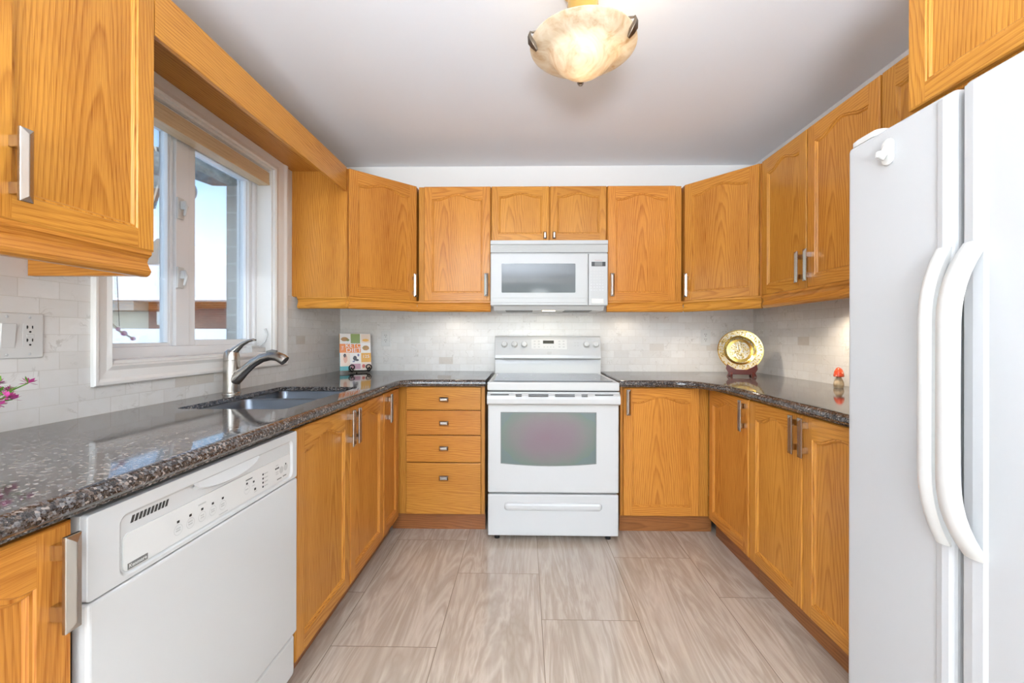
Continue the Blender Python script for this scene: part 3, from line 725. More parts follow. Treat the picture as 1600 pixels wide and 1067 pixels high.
for k in range(4): mark(.487, .780 - k * .0115, .005, .005, BLACK); mark(.501, .780 - k * .0115, .016, .0024, LGREY)
for k in range(3): mark(.548 + k * .007, .776, .0045, .0045, BLACK)
mark(.555, .785, .012, .0025, LGREY); mark(.555, .765, .013, .0025, LGREY); mark(.556, .759, .012, .0022, LGREY)
ring(.577, .765, .0105, fill=LGREY); ring(.600, .767, .0105, fill=LGREY); mark(.600, .777, .004, .005, BLACK); mark(.566, .742, .022, .0028, DGREY); mark(.594, .743, .018, .0028, DGREY)
b = MB(); b.box(.006, W - .006, .004, .03, .085, .214); b.build('kick_panel', ENAM, dw, bevel=.01, seg=3)
b = MB(); b.box(.02, W - .02, .05, .065, .001, .085); b.build('toe_plate', ENAM, dw)

# ------------------------------------------------------------------ range
SX0, SX1 = -.211, .534; SXC = (SX0 + SX1) / 2
st = thing('kitchen_range', 'white freestanding electric range between the two worktops', 'stove', (SXC, 2.414, 0))
b = MB(); b.box(SX0 + .004, SX1 - .004, 2.45, 3.03, .035, .895); b.build('body', ENAM, st, True, bevel=.004)
b = MB(); b.box(SX0, SX1, 2.416, 2.446, .281, .852); dr = b.build('oven_door', ENAM, st, True, bevel=.006, seg=3)
# window with bowed lower edge
xs_ = [(-.134 + (.403 + .134) * i / 12) for i in range(13)]
low = lambda x: .452 - .014 * (1 - ((x - .1345) / .27) ** 2)
loop = [(x, low(x)) for x in xs_] + [(.403, .737), (-.134, .737)]
b = MB(); b.loft([[(x, y, z) for x, z in loop] for y in (2.4165, 2.4145)], cap0=False); b.build('oven_window', OVENW, dr, True)
fr = MB(); g = .004; big = [(x, low(x) - g) for x in xs_]; big[0] = (xs_[0] - g, big[0][1]); big[-1] = (xs_[-1] + g, big[-1][1]); big += [(.403 + g, .737 + g), (-.134 - g, .737 + g)]
n = len(loop)
for i in range(n):
    j = (i + 1) % n; a, c, e, f = loop[i], loop[j], big[j], big[i]
    fr.auto([(a[0], 2.4140, a[1]), (c[0], 2.4140, c[1]), (e[0], 2.4140, e[1]), (f[0], 2.4140, f[1])])
fr.build('window_border', DGREY, dr, True)
hb = MB(); pf = [(0, .862 - .865), (.0, -.01), (-.018, -.012), (-.034, -.022), (-.040, -.040), (-.038, -.066), (-.026, -.074), (-.006, -.074), (-.006, -.003)]
hb.sweep([(q[0], q[1]) for q in pf], (SX0 - .003, 2.418, .860), (SX1 + .003, 2.418, .860), (0, 1, 0), (0, 0, 1)); hb = hb.build('door_handle', ENAM, dr, True, bevel=.003)
for (xa, xb, rows) in ((-.194, -.090, 1), (-.052, -.018, 2), (.020, .132, 2), (.170, .280, 2), (.318, .352, 2), (.394, .496, 1)):
    for r in range(rows):
        b = MB(); yy = 2.386 - r * .007; zz = .8425 - r * .008
        b.box(xa, xb, yy - .003, yy + .004, zz, zz + .0035); b.build('vent_slot', DARK, hb, True)
b = MB(); b.box(SX0 + .004, SX1 - .004, 2.425, 2.45, .852, .860); b.build('dark_gap_strip', BLACK, st, True)  # black strip set in the dark gap above the oven door
b = MB(); b.box(SX0, SX1, 2.418, 2.448, .034, .270); dw2 = b.build('storage_drawer', ENAM, st, True, bevel=.006, seg=3)
b = MB(); L = [[(p[0], y, p[1]) for p in rrect(-.118 + d, .440 - d, .178 + d, .226 - d, .020 - d, 6)] for d, y in ((0, 2.419), (.006, 2.410), (.016, 2.407))]
b.loft(L, smooth=False, cap0=False); b.build('finger_grip', ENAM, dw2, True)
b = MB(); b.box(SX0 - .004, SX1 + .004, 2.412, 3.03, .862, .912); b.build('cooktop_frame', ENAM, st, True, bevel=.008, seg=3)
b = MB(); b.box(SX0 + .028, SX1 - .028, 2.455, 2.965, .9125, .916); ck = b.build('cooktop', COOKTOP, st, True, bevel=.001)
for (x, y, r) in ((-.03, 2.60, .10), (.355, 2.60, .08), (-.03, 2.83, .08), (.355, 2.83, .10)):
    b = MB()
    for k in range(40):
        a, c = 2 * PI * k / 40, 2 * PI * (k + 1) / 40
        b.face([(x + r * math.cos(a), y + r * math.sin(a), .9163), (x + r * math.cos(c), y + r * math.sin(c), .9163), (x + (r - .003) * math.cos(c), y + (r - .003) * math.sin(c), .9163), (x + (r - .003) * math.cos(a), y + (r - .003) * math.sin(a), .9163)])
    b.build('burner_ring', LGREY, ck, True)
bg = MB(); pf = [(3.01, .905), (3.015, .98), (3.022, 1.012), (3.000, 1.014), (2.995, 1.02), (2.998, 1.04), (3.030, 1.150), (3.040, 1.168), (3.052, 1.176), (3.10, 1.176), (3.10, .905)]
bg.sweep(pf, (SX0 - .004, 0, 0), (SX1 + .004, 0, 0), (0, 1, 0), (0, 0, 1)); bg = bg.build('control_backguard', ENAM, st, True, bevel=.003)
sl = math.atan2(.032, .11)           # tilt of the control face
def bgp(x, z, d=0): yy = 2.998 + (z - 1.04) / .11 * .032; return (x, yy - d * math.cos(sl), z + d * math.sin(sl))
for x in (-.147, -.075, -.005, .436, .502):
    b = MB(); b.lathe([(0, 0), (.024, 0), (.024, .006), (.020, .010), (.019, .022), (.016, .025), (0, .025)], 24); b.box(-.004, .004, -.019, .019, .02, .030)
    o = b.build('knob', PLAST, bg, bevel=.001); o.rotation_euler = (PI / 2 + -sl * -1 - 2 * sl * 0, 0, 0); p = Vector(bgp(x, 1.115)); o.location = inv(bg.parent) @ p; o.rotation_euler = (PI / 2 - sl, 0, 0)
    o.location = inv(bg) @ p
def panel(name, x0, x1, za, zb, m, parent, d0, d1):
    b = MB(); P = [bgp(x0, za, d0), bgp(x1, za, d0), bgp(x1, zb, d0), bgp(x0, zb, d0)]; Q = [bgp(x0, za, d1), bgp(x1, za, d1), bgp(x1, zb, d1), bgp(x0, zb, d1)]
    b.loft([P, Q]); return b.build(name, m, parent, True)
cp = panel('touch_panel', .046, .298, 1.082, 1.152, PLAST, bg, -.001, .0015)
panel('clock_display', .128, .206, 1.122, 1.144, LCD, cp, .001, .0025)
for i, x in enumerate((.062, .092, .238, .268)):
    for z in (1.135, 1.115, 1.095): panel('touch_key', x, x + .014, z, z + .007, LGREY, cp, .001, .0022)
for x in (.132, .155, .178, .198): panel('touch_key', x, x + .010, 1.095, 1.101, LGREY, cp, .001, .0022)
for z in (1.125, 1.105): panel('indicator', .352, .362, z, z + .007, LGREY, bg, -.001, .0012); panel('indicator', .372, .382, z, z + .007, LGREY, bg, -.001, .0012)
panel('badge', .158, .188, 1.046, 1.066, LGREY, bg, -.001, .0015)
b = MB(); b.box(-.150, .470, 2.9935, 3.004, 1.0125, 1.0155); b.build('shadow_gap', DGREY, bg, True)
for x in (SX0 + .05, SX1 - .05):
    for y in (2.47, 2.98): b = MB(); b.lathe([(0, 0), (.016, 0), (.016, .012), (.010, .02), (.010, .036), (0, .036)], 16, (x, y, .0)); b.build('foot', BLACK, st, True)

# ------------------------------------------------------------------ microwave
mw = thing('microwave', 'white over-the-range microwave hanging below the short cabinet', 'microwave', (.155, 2.75, 1.37))
mx0, mx1, ym = -.226, .536, 2.75
b = MB(); b.box(mx0 + .003, mx1 - .003, ym + .02, D - .01, 1.372, 1.798); b.build('body', MWW, mw, True, bevel=.003)
b = MB(); b.sweep([(ym + .004, 1.720), (ym + .004, 1.768), (ym - .004, 1.772), (ym - .004, 1.797), (ym + .04, 1.797), (ym + .04, 1.720)], (mx0, 0, 0), (mx1, 0, 0), (0, 1, 0), (0, 0, 1)); gr = b.build('vent_band', MWW, mw, True, bevel=.002)
for k in range(5): b = MB(); z = 1.727 + k * .0085; b.box(mx0 + .012, mx1 - .012, ym + .0005, ym + .006, z, z + .0045); b.build('louvre', LGREY, gr, True)
b = MB(); b.box(mx0, .409, ym, ym + .03, 1.374, 1.714); md = b.build('door', MWW, mw, True, bevel=.006, seg=3)
b = MB(); b.loft([[(p[0], y, p[1]) for p in rrect(-.153, .326, 1.457, 1.646, .006, 4)] for y in (ym + .001, ym - .0015)], cap0=False); b.build('door_window', MWGLASS, md, True)
b = MB(); b.box(mx0 + .01, .40, ym - .003, ym + .002, 1.392, 1.424); b.build('pull_ledge', MWW, md, True, bevel=.002)
b = MB(); b.box(.411, mx1, ym, ym + .03, 1.374, 1.714); mc = b.build('control_panel', MWW, mw, True, bevel=.006, seg=3)
b = MB(); b.box(.430, .520, ym - .0012, ym + .001, 1.628, 1.657); b.build('display', BLACK, mc, True)
b = MB(); b.box(.450, .500, ym - .0018, ym - .001, 1.631, 1.655); b.build('display_window', LCDG, mc, True)
text('lettering', 'Kenmore', .0125, mat('dull_red_marking', (.42, .20, .17), .5), mc, (inv(mc) @ Vector((.475, ym - .0008, 1.667))), (PI / 2, 0, 0))
for r in range(8):
    for c in range(5):
        b = MB(); x = .424 + c * .0185; z = 1.604 - r * .0185; wd = .011 if (r + c) % 3 else .007
        b.box(x, x + wd, ym - .0006, ym + .001, z - .0022, z + .0018); b.build('key_marking', LGREY if r < 5 else STOOLG, mc, True)
b = MB(); b.box(.429, .510, ym - .0015, ym + .001, 1.388, 1.420); b.build('start_pad', PLAST, mc, True, bevel=.002)
b = MB(); b.sweep([(ym + .02, 1.372), (ym + .05, 1.345), (D - .03, 1.345), (D - .02, 1.372)], (mx0 + .02, 0, 0), (mx1 - .02, 0, 0), (0, 1, 0), (0, 0, 1)); bt = b.build('base_tray', PLAST, mw, True)
for xa, xb in ((-.13, .05), (.26, .44)): b = MB(); b.box(xa, xb, 2.79, 2.95, 1.3425, 1.3455); b.build('grease_filter', DGREY, bt, True)
b = MB(); b.box(.115, .20, 2.81, 2.85, 1.342, 1.3455); b.build('lamp_lens', LED, bt, True)
light('AREA', 'microwave_lamp', (.157, 2.86, 1.335), .35, (1, .9, .72), shape='RECTANGLE', size=.12, size_y=.05)

# ------------------------------------------------------------------ fridge
fx = .95; FZ = 1.722
fg = thing('refrigerator', 'large white side-by-side refrigerator at the right', 'refrigerator', (1.3, .85, 0))
b = MB(); b.box(fx + .078, XR - .03, .42, 1.258, .03, FZ - .012); b.build('body', FRG, fg, True, bevel=.006)
b = MB(); b.box(fx + .02, fx + .07, .44, 1.24, .002, .10); b.build('kick_grille', STOOLG, fg, True)
def fdoor(name, ya, yb, sy0, sy1, prot):
    b = MB(); b.box(fx, fx + .072, ya, yb, .105, FZ); d = b.build(name, FRG, fg, True, bevel=.012, seg=4)
    s = MB(); s.sweep([(0, sy0 - .003), (-.006, sy0 + .004), (-.008, (sy0 + sy1) / 2), (-.006, sy1 - .004), (0, sy1 + .003)], (fx + .001, 0, .12), (fx + .001, 0, FZ - .012), (1, 0, 0), (0, 1, 0)); s.build('edge_strip', FRG, d, True)
    h = MB(); z0, z1 = .705, 1.372; yc = (sy0 + sy1) / 2; hw = (sy1 - sy0) / 2; loops = []
    for i in range(29):
        u = i / 28; z = z0 + (z1 - z0) * u; q = math.sin(PI * u); pr_ = prot * (1 - (1 - min(q * 1.35, 1)) ** 2.0)
        th = .020 - .004 * q; x = fx - .011 - pr_
        loops.append([(x + th, yc + hw * .9, z), (x + .006, yc + hw, z), (x, yc + hw * .6, z), (x - .003, yc, z), (x, yc - hw * .6, z), (x + .006, yc - hw, z), (x + th, yc - hw * .9, z)])
    h.loft(loops, smooth=True); h.build('handle', PLAST, d, True, sharp=50)
    return d
fdoor('freezer_door', .952, 1.266, .957, .992, .042)
fdoor('fridge_door', .40, .938, .886, .932, .058)
b = MB(); b.loft([[(p[0], p[1], z) for p in rrect(fx + .004 + d, fx + .10, 1.165 + d, 1.262 - d, .018, 5)] for d, z in ((0, FZ - .001), (0, FZ + .012), (.006, FZ + .018))]); b.build('hinge_cover', PLAST, fg, True)
mg = thing('magnetic_hook', 'small white oval magnetic hook stuck on the freezer door', 'hook', (fx - .001, 1.123, 1.60))
b = MB(); b.loft([[(x, p[0], p[1]) for p in rrect(-.017 + d, .017 - d, .02 + d, .088 - d, .0165 - d, 6)] for d, x in ((0, 0), (0, -.005), (.003, -.008))]); b.build('base_plate', PLAST, mg, bevel=.001)
b = MB(); b.tube([(-.007, 0, .066), (-.012, 0, .052), (-.019, 0, .040), (-.026, 0, .044), (-.027, 0, .054)], [.008, .009, .009, .008, .006], 10); b.build('hook_arm', PLAST, mg)

# ------------------------------------------------------------------ ceiling lamp
LX, LY, LZ = .207, 1.535, 2.218
lp = thing('ceiling_lamp', 'alabaster glass bowl ceiling lamp hanging from a brass stem', 'lamp', (LX, LY, LZ))
b = MB(); b.lathe([(0, HC - LZ), (.075, HC - LZ), (.078, HC - LZ - .012), (.06, HC - LZ - .022), (.052, HC - LZ - .05), (.056, HC - LZ - .075), (.050, HC - LZ - .11), (.060, .085), (.055, .05), (.05, .045), (0, .045)], 32); b.build('brass_canopy', BRASS, lp)
b = MB(); b.lathe([(.190, .004), (.191, .0), (.184, -.006), (.162, -.016), (.140, -.022), (.126, -.026), (.114, -.040), (.094, -.066), (.066, -.088), (.033, -.099), (0, -.102), ], 64)
b.lathe([(0, -.097), (.031, -.094), (.063, -.083), (.090, -.062), (.110, -.037), (.123, -.022), (.138, -.018), (.160, -.012), (.182, -.002), (.190, .004)], 64); b.build('glass_bowl', ALAB, lp)
for ang in (85, 193, 325):
    b = MB(); a = math.radians(ang); c, s = math.cos(a), math.sin(a); P = lambda r, z, t=0: (c * r - s * t, s * r + c * t, z)
    b.loft([[P(.168, -.034, -.005), P(.168, -.034, .005), P(.174, -.040, .005), P(.174, -.040, -.005)], [P(.178, -.016, -.012), P(.178, -.016, .012), P(.189, -.024, .012), P(.189, -.024, -.012)], [P(.187, -.006, -.014), P(.187, -.006, .014), P(.200, -.010, .014), P(.200, -.010, -.014)], [P(.194, .012, -.007), P(.194, .012, .007), P(.204, .010, .007), P(.204, .010, -.007)], [P(.191, .026, -.003), P(.191, .026, .003), P(.197, .028, .003), P(.197, .028, -.003)]])
    b.tube([P(.19, .024), P(.13, .045), P(.05, .06)], .004, 8); b.build('bowl_clip', PEWTER, lp, bevel=.002)
light('POINT', 'ceiling_lamp_bulb', (LX, LY, LZ - .06), .42, (1, .80, .52), shadow_soft_size=.03)
light('POINT', 'ceiling_lamp_uplight', (LX + .08, LY - .02, LZ + .03), .9, (1, .82, .56), shadow_soft_size=.03)

# ------------------------------------------------------------------ under-cabinet puck lights
for (x, y, lab, e) in ((-.50, 2.99, 'small round puck light under the cabinet left of the microwave', 1.4), (.72, 3.0, 'small round puck light under the cabinet right of the microwave', 1.7), (1.50, 2.12, 'small round puck light under the cabinets above the right worktop', 15), (1.22, 2.74, 'small round puck light under the corner cabinet above the brass plate', 11)):
    t = thing('puck_light', lab, 'light', (x, y, 1.388), 0, 'under cabinet puck lights')
    b = MB(); b.lathe([(0, .018), (.034, .018), (.034, .003), (.030, 0), (.026, .0), (.026, .003), (0, .003)], 24); b.build('housing', PLAST, t)
    b = MB(); b.lathe([(0, -.001), (.020, -.001), (.0255, .003)], 24); b.build('lens', LED, t)
    light('SPOT', 'puck_bulb', (x, y, 1.383), e * 1.0, (1, .86, .68), spot_size=2.5, spot_blend=.7, shadow_soft_size=.02)

# ------------------------------------------------------------------ sockets
def plate_root(name, label, cat, loc, rz): return thing(name, label, cat, loc, rz)
def duplex(parent, x, gfci=False):
    b = MB(); b.loft([[(p[0], y, p[1]) for p in rrect(x - .017, x + .017, -.034, .034, .004, 3)] for y in (-.004, -.0065)]); f = b.build('receptacle', PLAST, parent)
    for s in (-1, 1):
        for k, (xa, za, w_, h_) in enumerate(((-.007, .006, .0025, .009), (.0055, .006, .0025, .008))):
            b = MB(); b.box(x + xa - w_ / 2, x + xa + w_ / 2, -.0072, -.006, s * .018 + za - h_ / 2, s * .018 + za + h_ / 2); b.build('slot', BLACK, f)
        b = MB(); b.lathe([(0, -.0072), (.0027, -.0072), (.0027, -.006)], 10, (x, 0, s * .018 - .007), axis='y'); b.build('slot', BLACK, f)
    if gfci:
        for s in (-1, 1):
            b = MB(); b.box(x - .0085, x - .0045, -.0072, -.006, s * .018 + .005, s * .018 + .0075); b.build('slot', BLACK, f)
    if gfci: b = MB(); b.box(x - .009, x + .009, -.008, -.006, -.004, .004); b.build('test_button', PLAST, f, bevel=.001)
for (loc, rz, lab) in (((-1.037, D - T, 1.157), 0, 'white wall outlet right of the cookbook'), ((1.328, D - T, 1.168), 0, 'white wall outlet left of the brass plate')):
    t = plate_root('wall_outlet', lab, 'outlet', loc, rz)
    b = MB(); b.box(-.035, .035, -.005, 0, -.058, .058); b.build('cover_plate', PLAST, t, bevel=.002); duplex(t, 0)
t = plate_root('switch_plate', 'double white wall plate with rocker switch and outlet at the left edge', 'switch', (XL + T, 1.126, 1.170), PI / 2)
b = MB(); b.box(-.060, .060, -.006, 0, -.062, .062); b.build('cover_plate', PLAST, t, bevel=.003); duplex(t, .026, True)
b = MB(); b.sweep([(-.005, -.033), (-.007, -.033), (-.012, .033), (-.005, .033)], (-.042, 0, 0), (-.009, 0, 0), (0, 1, 0), (0, 0, 1)); b.build('rocker', PLAST, t, bevel=.001)
for x in (-.026, .026):
    for z in (-.051, .051): b = MB(); b.lathe([(0, -.0075), (.003, -.007), (.0035, -.006)], 10, (x, 0, z), axis='y'); b.build('screw', STOOLG, t)

# ------------------------------------------------------------------ cookbook on a wire stand
bk = thing('cookbook', 'orange and white keto diet cookbook propped up on a wire stand', 'book', (-1.185, 2.95, .934), .50)
tilt = Matrix.Rotation(-.20, 4, 'X')
bw, bh, bt_ = .205, .262, .024
def brect(x0, x1, z0, z1, m, y=-.0008, name='cover_picture', parent=None):
    b = MB(); b.box(x0, x1, y, y + .0012, z0, z1); o = b.build(name, COVER[m], parent); o.data.transform(tilt); return o
b = MB(); b.box(-bw / 2 + .002, bw / 2 - .003, .002, bt_ - .002, .002, bh - .002); o = b.build('page_block', PAPER, bk); o.data.transform(tilt)
b = MB(); b.box(-bw / 2, bw / 2, 0, .002, 0, bh); b.box(-bw / 2, bw / 2, bt_ - .002, bt_, 0, bh); cv_ = b.build('cover', COVER['white'], bk); cv_.data.transform(tilt)
for (z_0, z_1, m_) in ((0, .06, 'teal'), (.06, .125, 'teal'), (.125, .19, 'orange'), (.19, bh, 'amber')):
    b = MB(); b.box(-bw / 2 - .0015, -bw / 2 + .001, .0005, bt_ - .0005, z_0, z_1); o = b.build('spine_band', COVER[m_], cv_); o.data.transform(tilt)
X0, X1 = -bw / 2, bw / 2; cw = bw / 3; za, zb, zc = .06, .125, .192
brect(X0, X0 + 2 * cw, zb, zc - .003, 'orange', parent=cv_); brect(X0 + cw + .003, X0 + 2 * cw - .003, zc, bh - .002, 'green', parent=cv_)
brect(X0 + 2 * cw + .002, X1, .055, zb - .003, 'amber', parent=cv_); brect(X0, X0 + cw - .003, .0, .030, 'teal', parent=cv_); brect(X0 + cw, X0 + 2 * cw - .003, .008, .046, 'mauve', parent=cv_)
brect(X0 + .004, X0 + cw - .004, .030, zb - .004, 'pale', parent=cv_); brect(X0 + 2 * cw + .002, X1, .004, .052, 'pale', parent=cv_); brect(X0 + 2 * cw + .004, X1 - .002, zc + .004, bh - .004, 'pale', parent=cv_)
def blob(x, z, rx, rz_, m):
    b = MB(); n = 14
    b.face([(x + rx * math.cos(2 * PI * k / n) * (1 + .12 * math.sin(3 * k)), -.0016, z + rz_ * math.sin(2 * PI * k / n)) for k in range(n)]); o = b.build('cover_picture', COVER[m], cv_); o.data.transform(tilt)
blob(X0 + cw * .45, .222, .024, .015, 'food'); blob(X0 + cw * .75, .216, .012, .009, 'green'); blob(X0 + 2.5 * cw, .214, .022, .010, 'amber'); blob(X0 + 2.5 * cw, .158, .023, .018, 'food'); blob(X0 + 2.35 * cw, .162, .008, .007, 'green')
blob(X0 + cw * .5, .082, .013, .030, 'skin'); blob(X0 + cw * .45, .105, .009, .014, 'dark'); blob(X0 + 1.42 * cw, .085, .013, .018, 'dark'); blob(X0 + 1.62 * cw, .072, .012, .008, 'dark'); blob(X0 + 1.75 * cw, .107, .006, .010, 'blue'); blob(X0 + 2.25 * cw, .028, .010, .014, 'red'); blob(X0 + 1.3 * cw, .062, .009, .005, 'blue')
def btext(s_, size, x, z, m='white', sx=1, rz=0):
    o = text('lettering', s_, size, COVER[m], cv_, (0, 0, 0), (0, 0, 0), sx=1)
    o.data.transform(tilt @ Matrix.Translation((x, -.0022, z)) @ Matrix.Rotation(PI / 2, 4, 'X') @ Matrix.Rotation(rz, 4, 'Z') @ Matrix.Diagonal((sx, 1, 1, 1)))
btext('LOW', .017, X0 + 1.5 * cw, .240) if False else None; btext('KETO', .040, X0 + 1.30 * cw, .1735, sx=1.05); btext('DIET', .040, X0 + 1.32 * cw, .1415, sx=1.25); btext('THE', .018, X0 + .26 * cw, .158, rz=PI / 2); btext('125', .030, X0 + 2.5 * cw, .096, sx=1.1)
bs = thing('book_stand', 'black wrought iron scroll easel holding the cookbook', 'stand', (-1.185, 2.95, .9165), .50)
def scroll(cx, cz, r, a0, turns, n=26): return [(cx + r * (1 - .72 * i / n) * math.cos(a0 + turns * 2 * PI * i / n), -.0, cz + r * (1 - .72 * i / n) * math.sin(a0 + turns * 2 * PI * i / n)) for i in range(n + 1)]
for xx, sg in ((.078, 1), (-.028, -1)):
    b = MB(); sp = scroll(xx, .040, .024, -PI / 2, 1.3 * sg); b.tube([(p[0], -.030, p[2]) for p in sp], .0042, 8)
    b.tube([(xx, -.030, .016), (xx, .0, .0135), (xx, .05, .012)], .004, 8); b.build('front_scroll', IRON, bs)
    b = MB(); sp = scroll(xx, .0235, .0155, PI / 2, -1.0 * sg, 18); b.tube([(p[0], -.028, p[2] - .004) for p in sp], .0036, 8); b.build('foot_scroll', IRON, bs)
b = MB(); b.tube([(-.05, -.004, .0125), (.08, -.004, .0125)], .004, 8); b.tube([(-.028, .03, .0125), (.078, .03, .0125)], .004, 8); b.tube([(-.02, .012, .012), (-.02, .075, .20)], .004, 8); b.tube([(.07, .012, .012), (.07, .075, .20)], .004, 8); b.tube([(.02, .075, .19), (.02, .13, .004)], .004, 8); b.tube([(-.02, .072, .19), (.07, .072, .19)], .004, 8); b.build('back_frame', IRON, bs)

# ------------------------------------------------------------------ brass plate on a stand
px_, py_ = 1.412, 2.80
pl_ = thing('decorative_plate', 'round engraved brass plate standing upright in the right corner', 'plate', (px_, py_, .950), -.32)
tilt2 = Matrix.Rotation(-.22, 4, 'X')
b = MB(); R = .136
prof = [(0, .010), (.058, .012)]
b.lathe([(0, -.0), (.060, .0)], 56, mi=0, axis='y'); b.lathe([(.060, 0), (.078, .001)], 56, mi=1, axis='y'); b.lathe([(.078, .001), (.086, -.004)], 56, mi=0, axis='y'); b.lathe([(.086, -.004), (.094, -.012), (.098, -.013)], 56, mi=1, axis='y'); b.lathe([(.098, -.013), (.130, -.016)], 56, mi=0, axis='y'); b.lathe([(.130, -.016), (R, -.017), (R, -.014), (.098, -.009), (.088, .006), (0, .006)], 56, mi=1, axis='y')
for f in b.F: f[0][:] = [p + Vector((0, 0, R)) for p in f[0]]
o = b.build('plate_disc', [PLATEM, PLATEG], pl_); o.data.transform(tilt2)
ps = thing('plate_stand', 'dark red carved wooden stand under the brass plate', 'stand', (px_, py_, .915), -.32)
for s in (-1, 1):
    b = MB(); x = s * .062
    pf = [(-.07, 0), (-.075, .018), (-.064, .030), (-.05, .025), (-.03, .022), (-.005, .026), (.0, .05), (.03, .14), (.042, .145), (.04, .11), (.035, .05), (.045, .0), (.03, .0), (.02, .012), (-.04, .012), (-.05, 0)]
    b.sweep([(p[0], p[1]) for p in pf], (x - .007, 0, 0), (x + .007, 0, 0), (0, 1, 0), (0, 0, 1)); b.build('side_leg', ROSEW, ps, bevel=.002)
b = MB()
out = [(-.088, .0), (-.066, .004), (-.05, .0135), (.05, .0135), (.066, .004), (.088, 0), (.078, .024), (.092, .050), (.086, .082), (.066, .066), (.03, .046), (-.03, .046), (-.066, .066), (-.086, .082), (-.092, .050), (-.078, .024)]
b.sweep(out, (0, -.052, .001), (0, -.042, .001), (1, 0, 0), (0, 0, 1)); b.build('front_apron', ROSEW, ps, bevel=.002)

# ------------------------------------------------------------------ mushroom figurine, flowers
ms = thing('mushroom_figurine', 'tiny turned wooden mushroom with red cap beside the fridge', 'figurine', (1.585, 2.168, .9155))
b = MB(); b.lathe([(0, 0), (.019, 0), (.021, .006), (.0225, .018), (.020, .032), (.014, .046), (.010, .058), (0, .058)], 24); b.build('stalk', BIRCH, ms)
b = MB(); b.lathe([(0, .057), (.020, .056), (.0225, .058), (.0222, .066), (.0195, .080), (.0145, .093), (.008, .101), (0, .104)], 24); b.build('cap', REDCAP, ms)
fl = thing('potted_flowers', 'small pot of magenta flowers and green leaves on the near left worktop', 'plant', (-1.215, .865, .9155))
b = MB(); b.lathe([(0, 0), (.034, 0), (.045, .05), (.048, .078), (.044, .078), (.040, .06), (0, .058)], 28); b.build('pot', POTM, fl)
rr = random.Random(3)
st_ = MB(); lf = MB()
for k in range(16):
    a = rr.uniform(0, 2 * PI); ln = rr.uniform(.07, .115); base = Vector((.02 * math.cos(a), .02 * math.sin(a), .06)); tip = base + Vector((ln * .75 * math.cos(a), ln * .75 * math.sin(a), ln * rr.uniform(.55, 1.0))); mid = (base + tip) / 2 + Vector((0, 0, .02))
    if k < 3: tip = Vector((rr.uniform(-.01, .03), .105 + .012 * k, .105 + .018 * k)); mid = Vector((.0, .055, .10))
    st_.tube([base, mid, tip], [.0022, .002, .0014], 6)
    for j in range(9):
        q = base.lerp(mid, j / 4) if j < 4 else mid.lerp(tip, (j - 4) / 4.0); d = Vector((rr.uniform(-1, 1), rr.uniform(-1, 1), rr.uniform(.0, 1))).normalized(); sd = d.cross(Vector((.3, .2, 1))).normalized(); L2 = rr.uniform(.020, .036)
        lf.face([q, q + d * L2 * .5 + sd * .005, q + d * L2, q + d * L2 * .5 - sd * .005])
    ft = MB()
    for j in range(14):
        d = Vector((rr.uniform(-1, 1), rr.uniform(-1, 1), rr.uniform(-.3, 1))).normalized(); sd = d.cross(Vector((.1, .5, 1))).normalized(); q = tip + d * .003
        ft.face([tip, q + d * .007 + sd * .004, q + d * .014, q + d * .007 - sd * .004])
    ft.build('flower', PETAL, fl, recalc=False)
st_.build('stems', LEAF, fl); lf.build('leaves', LEAF, fl, recalc=False)

# ------------------------------------------------------------------ outside the window
b = MB(); b.box(-60, XL - .21, -30, 60, -.6, -.4); b.sweep([(8.5, -.39), (10.5, 1.05), (11.6, 1.36), (12.6, 1.40), (13.4, 1.1), (13.7, -.39)], (-30, 0, 0), (-7, 0, 0), (0, 1, 0), (0, 0, 1)); g = struct(b.build('ground_outside', SNOW))
b = MB(); b.box(-2.10, XL - .22, 2.94, 3.6, -.4, 2.9); 
for f in b.F: f[2][:] = [(p.x + p.y, p.z) for p in f[0]]
struct(b.build('trim_4', BRICKG))
nh = thing('neighbor_house', 'snow covered brick and cream house seen through the window', 'house', (-12, 14, -.4))
def uvbox(b):
    for f in b.F: f[2][:] = [(p.x + p.y, p.z) for p in f[0]]
    return b
b = MB(); b.box(-12.65, -9.0, 14, 20, -.4, 2.35); uvbox(b).build('brick_wall', BRICKR, nh, True)
b = MB(); b.box(-19, -12.66, 14.4, 20, -.4, 2.5); b.build('siding_wall', SIDING, nh, True)
b = MB(); b.sweep([(13.3, 2.33), (13.3, 2.42), (17.5, 4.15), (21, 2.5), (21, 2.35)], (-19.5, 0, 0), (-8.2, 0, 0), (0, 1, 0), (0, 0, 1)); b.build('snowy_roof', SNOW, nh, True)
b = MB(); b.box(-19.2, -12.7, 13.5, 14.38, 2.02, 2.32); b.build('soffit', SOFFIT, nh, True)
wn = MB(); wn.box(-12.32, -11.95, 13.94, 14.02, 1.55, 2.0); wn = wn.build('window', SIDING, nh, True); b = MB(); b.box(-12.27, -12.0, 13.92, 13.945, 1.6, 1.95); b.build('pane', SNOW, wn, True)
fh = thing('far_house', 'distant house with steep snowy roof and dark gable beyond the brick one', 'house', (-22, 30, -.4))
b = MB(); b.box(-28.5, -19.8, 30, 36, -.4, 5); b.build('wall', SIDING, fh, True)
b = MB(); b.sweep([(-29.5, 4.6), (-25.6, 8.2), (-19.0, 4.6)], (0, 29.3, 0), (0, 37, 0), (1, 0, 0), (0, 0, 1)); b.build('snowy_roof', SNOW, fh, True)
b = MB(); b.sweep([(-27.6, 6.2), (-25.6, 8.0), (-23.9, 6.3)], (0, 29.0, 0), (0, 29.28, 0), (1, 0, 0), (0, 0, 1)); b.build('gable', CANVAS, fh, True)
fn = MB()
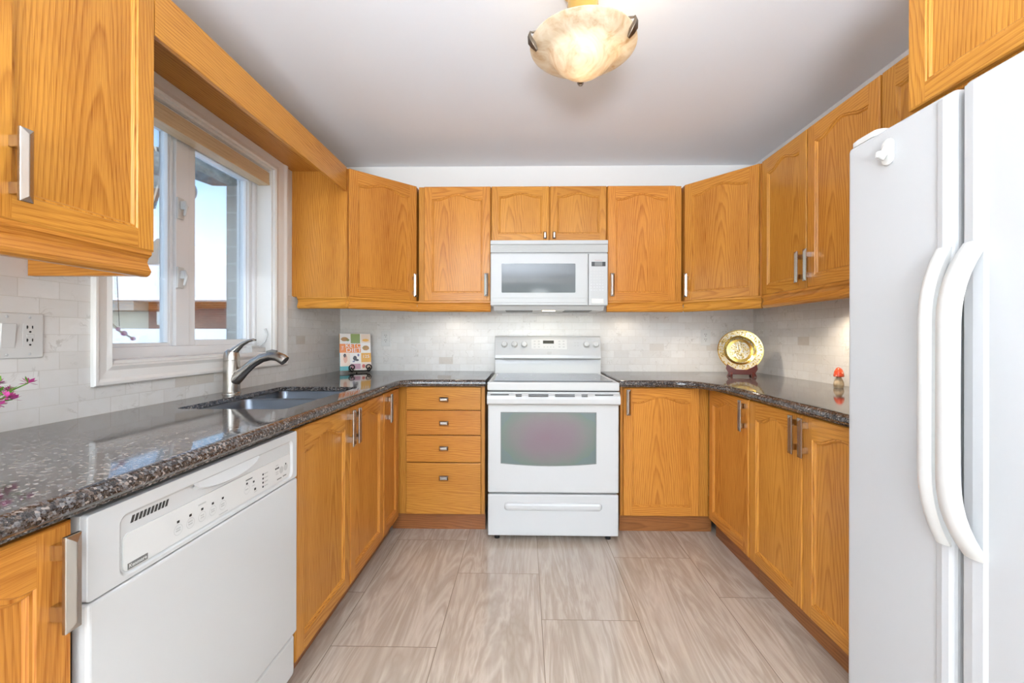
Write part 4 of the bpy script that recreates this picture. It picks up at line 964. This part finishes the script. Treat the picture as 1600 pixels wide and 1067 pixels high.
fc = thing('garden_fence', 'low pale fence rail in the snow just outside the window', 'fence', (-5.5, 6, -.4))
b = MB(); b.box(-9, -3.6, 6.0, 6.04, 1.06, 1.12); b.build('rail', SNOW, fc, True)
for k in range(16): b = MB(); x = -8.8 + k * .34; b.box(x, x + .12, 5.97, 6.0, -.4, 1.07); b.build('picket', SIDING, fc, True)
# rolled canopy with striped drape under the eave
cn = thing('patio_canopy', 'grey rolled canopy with striped drape hanging outside the top of the window', 'canopy', (-2.5, 2.65, 2.2))
b = MB(); b.box(-3.3, -1.65, 2.75, 2.85, 2.32, 2.42); b.build('beam', SOFFIT, cn, True, bevel=.01)
b = MB(); b.tube([(-3.4 + .12 * k, 2.62 + .02 * math.sin(k * 2.1), 2.235 + .018 * math.sin(k * 1.3)) for k in range(14)], [.10 + .018 * math.sin(k * 1.7) for k in range(14)], 18); b.build('rolled_canvas', CANVAS, cn, True)
b = MB()
for i in range(16):
    for j in range(8):
        def S(i, j): u, v_ = i / 16, j / 8; return (-2.72 + .44 * u + .03 * math.sin(v_ * 4), 2.60 + .03 * math.sin(u * 22), 2.36 - (.44 - .06 * u * u) * v_)
        b.face([S(i, j), S(i + 1, j), S(i + 1, j + 1), S(i, j + 1)], 0, [(i / 16, j / 8), ((i + 1) / 16, j / 8), ((i + 1) / 16, (j + 1) / 8), (i / 16, (j + 1) / 8)], True)
o = b.build('striped_drape', STRIPE, cn, True, recalc=False); s = o.modifiers.new('solid', 'SOLIDIFY'); s.thickness = .006
for k in range(4):
    b = MB(); r_ = .035 + .022 * k; b.tube([(-2.42 + r_ * math.cos(2 * PI * q / 24), 2.53 - .008 * k, 2.45 + r_ * math.sin(2 * PI * q / 24)) for q in range(24)], .009, 8, closed=True); b.build('rope_coil', SIDING if k % 2 else CANVAS, cn, True)
for (x, z) in ((-2.18, 2.09), (-2.10, 2.07)):
    b = MB(); b.tube([(x + .045 * math.cos(2 * PI * k / 20), 2.60, z + .055 * math.sin(2 * PI * k / 20)) for k in range(20)], .011, 8, closed=True); b.build('tie_loop', CANVAS, cn, True)
orn = thing('window_ornament', 'beaded twig ornament hanging on a thread outside the left pane', 'ornament', (-1.565, 1.62, 1.15))
b = MB(); b.tube([(-1.565, 1.585, WZ1), (-1.565, 1.590, 1.5), (-1.565, 1.605, 1.207)], .0015, 6); b.build('thread', DARK, orn, True)
b = MB(); b.tube([(-1.567, 1.565, 1.229), (-1.565, 1.605, 1.19), (-1.560, 1.665, 1.156)], [.003, .004, .003], 6); b.build('twig', BIRCH, orn, True)
for (y, z, r) in ((1.598, 1.197, .008), (1.622, 1.181, .011), (1.660, 1.160, .009)):
    b = MB(); b.lathe([(0, -r), (r * .7, -r * .7), (r, 0), (r * .7, r * .7), (0, r)], 12, (-1.563, y, z)); b.build('bead', PETAL, orn, True)
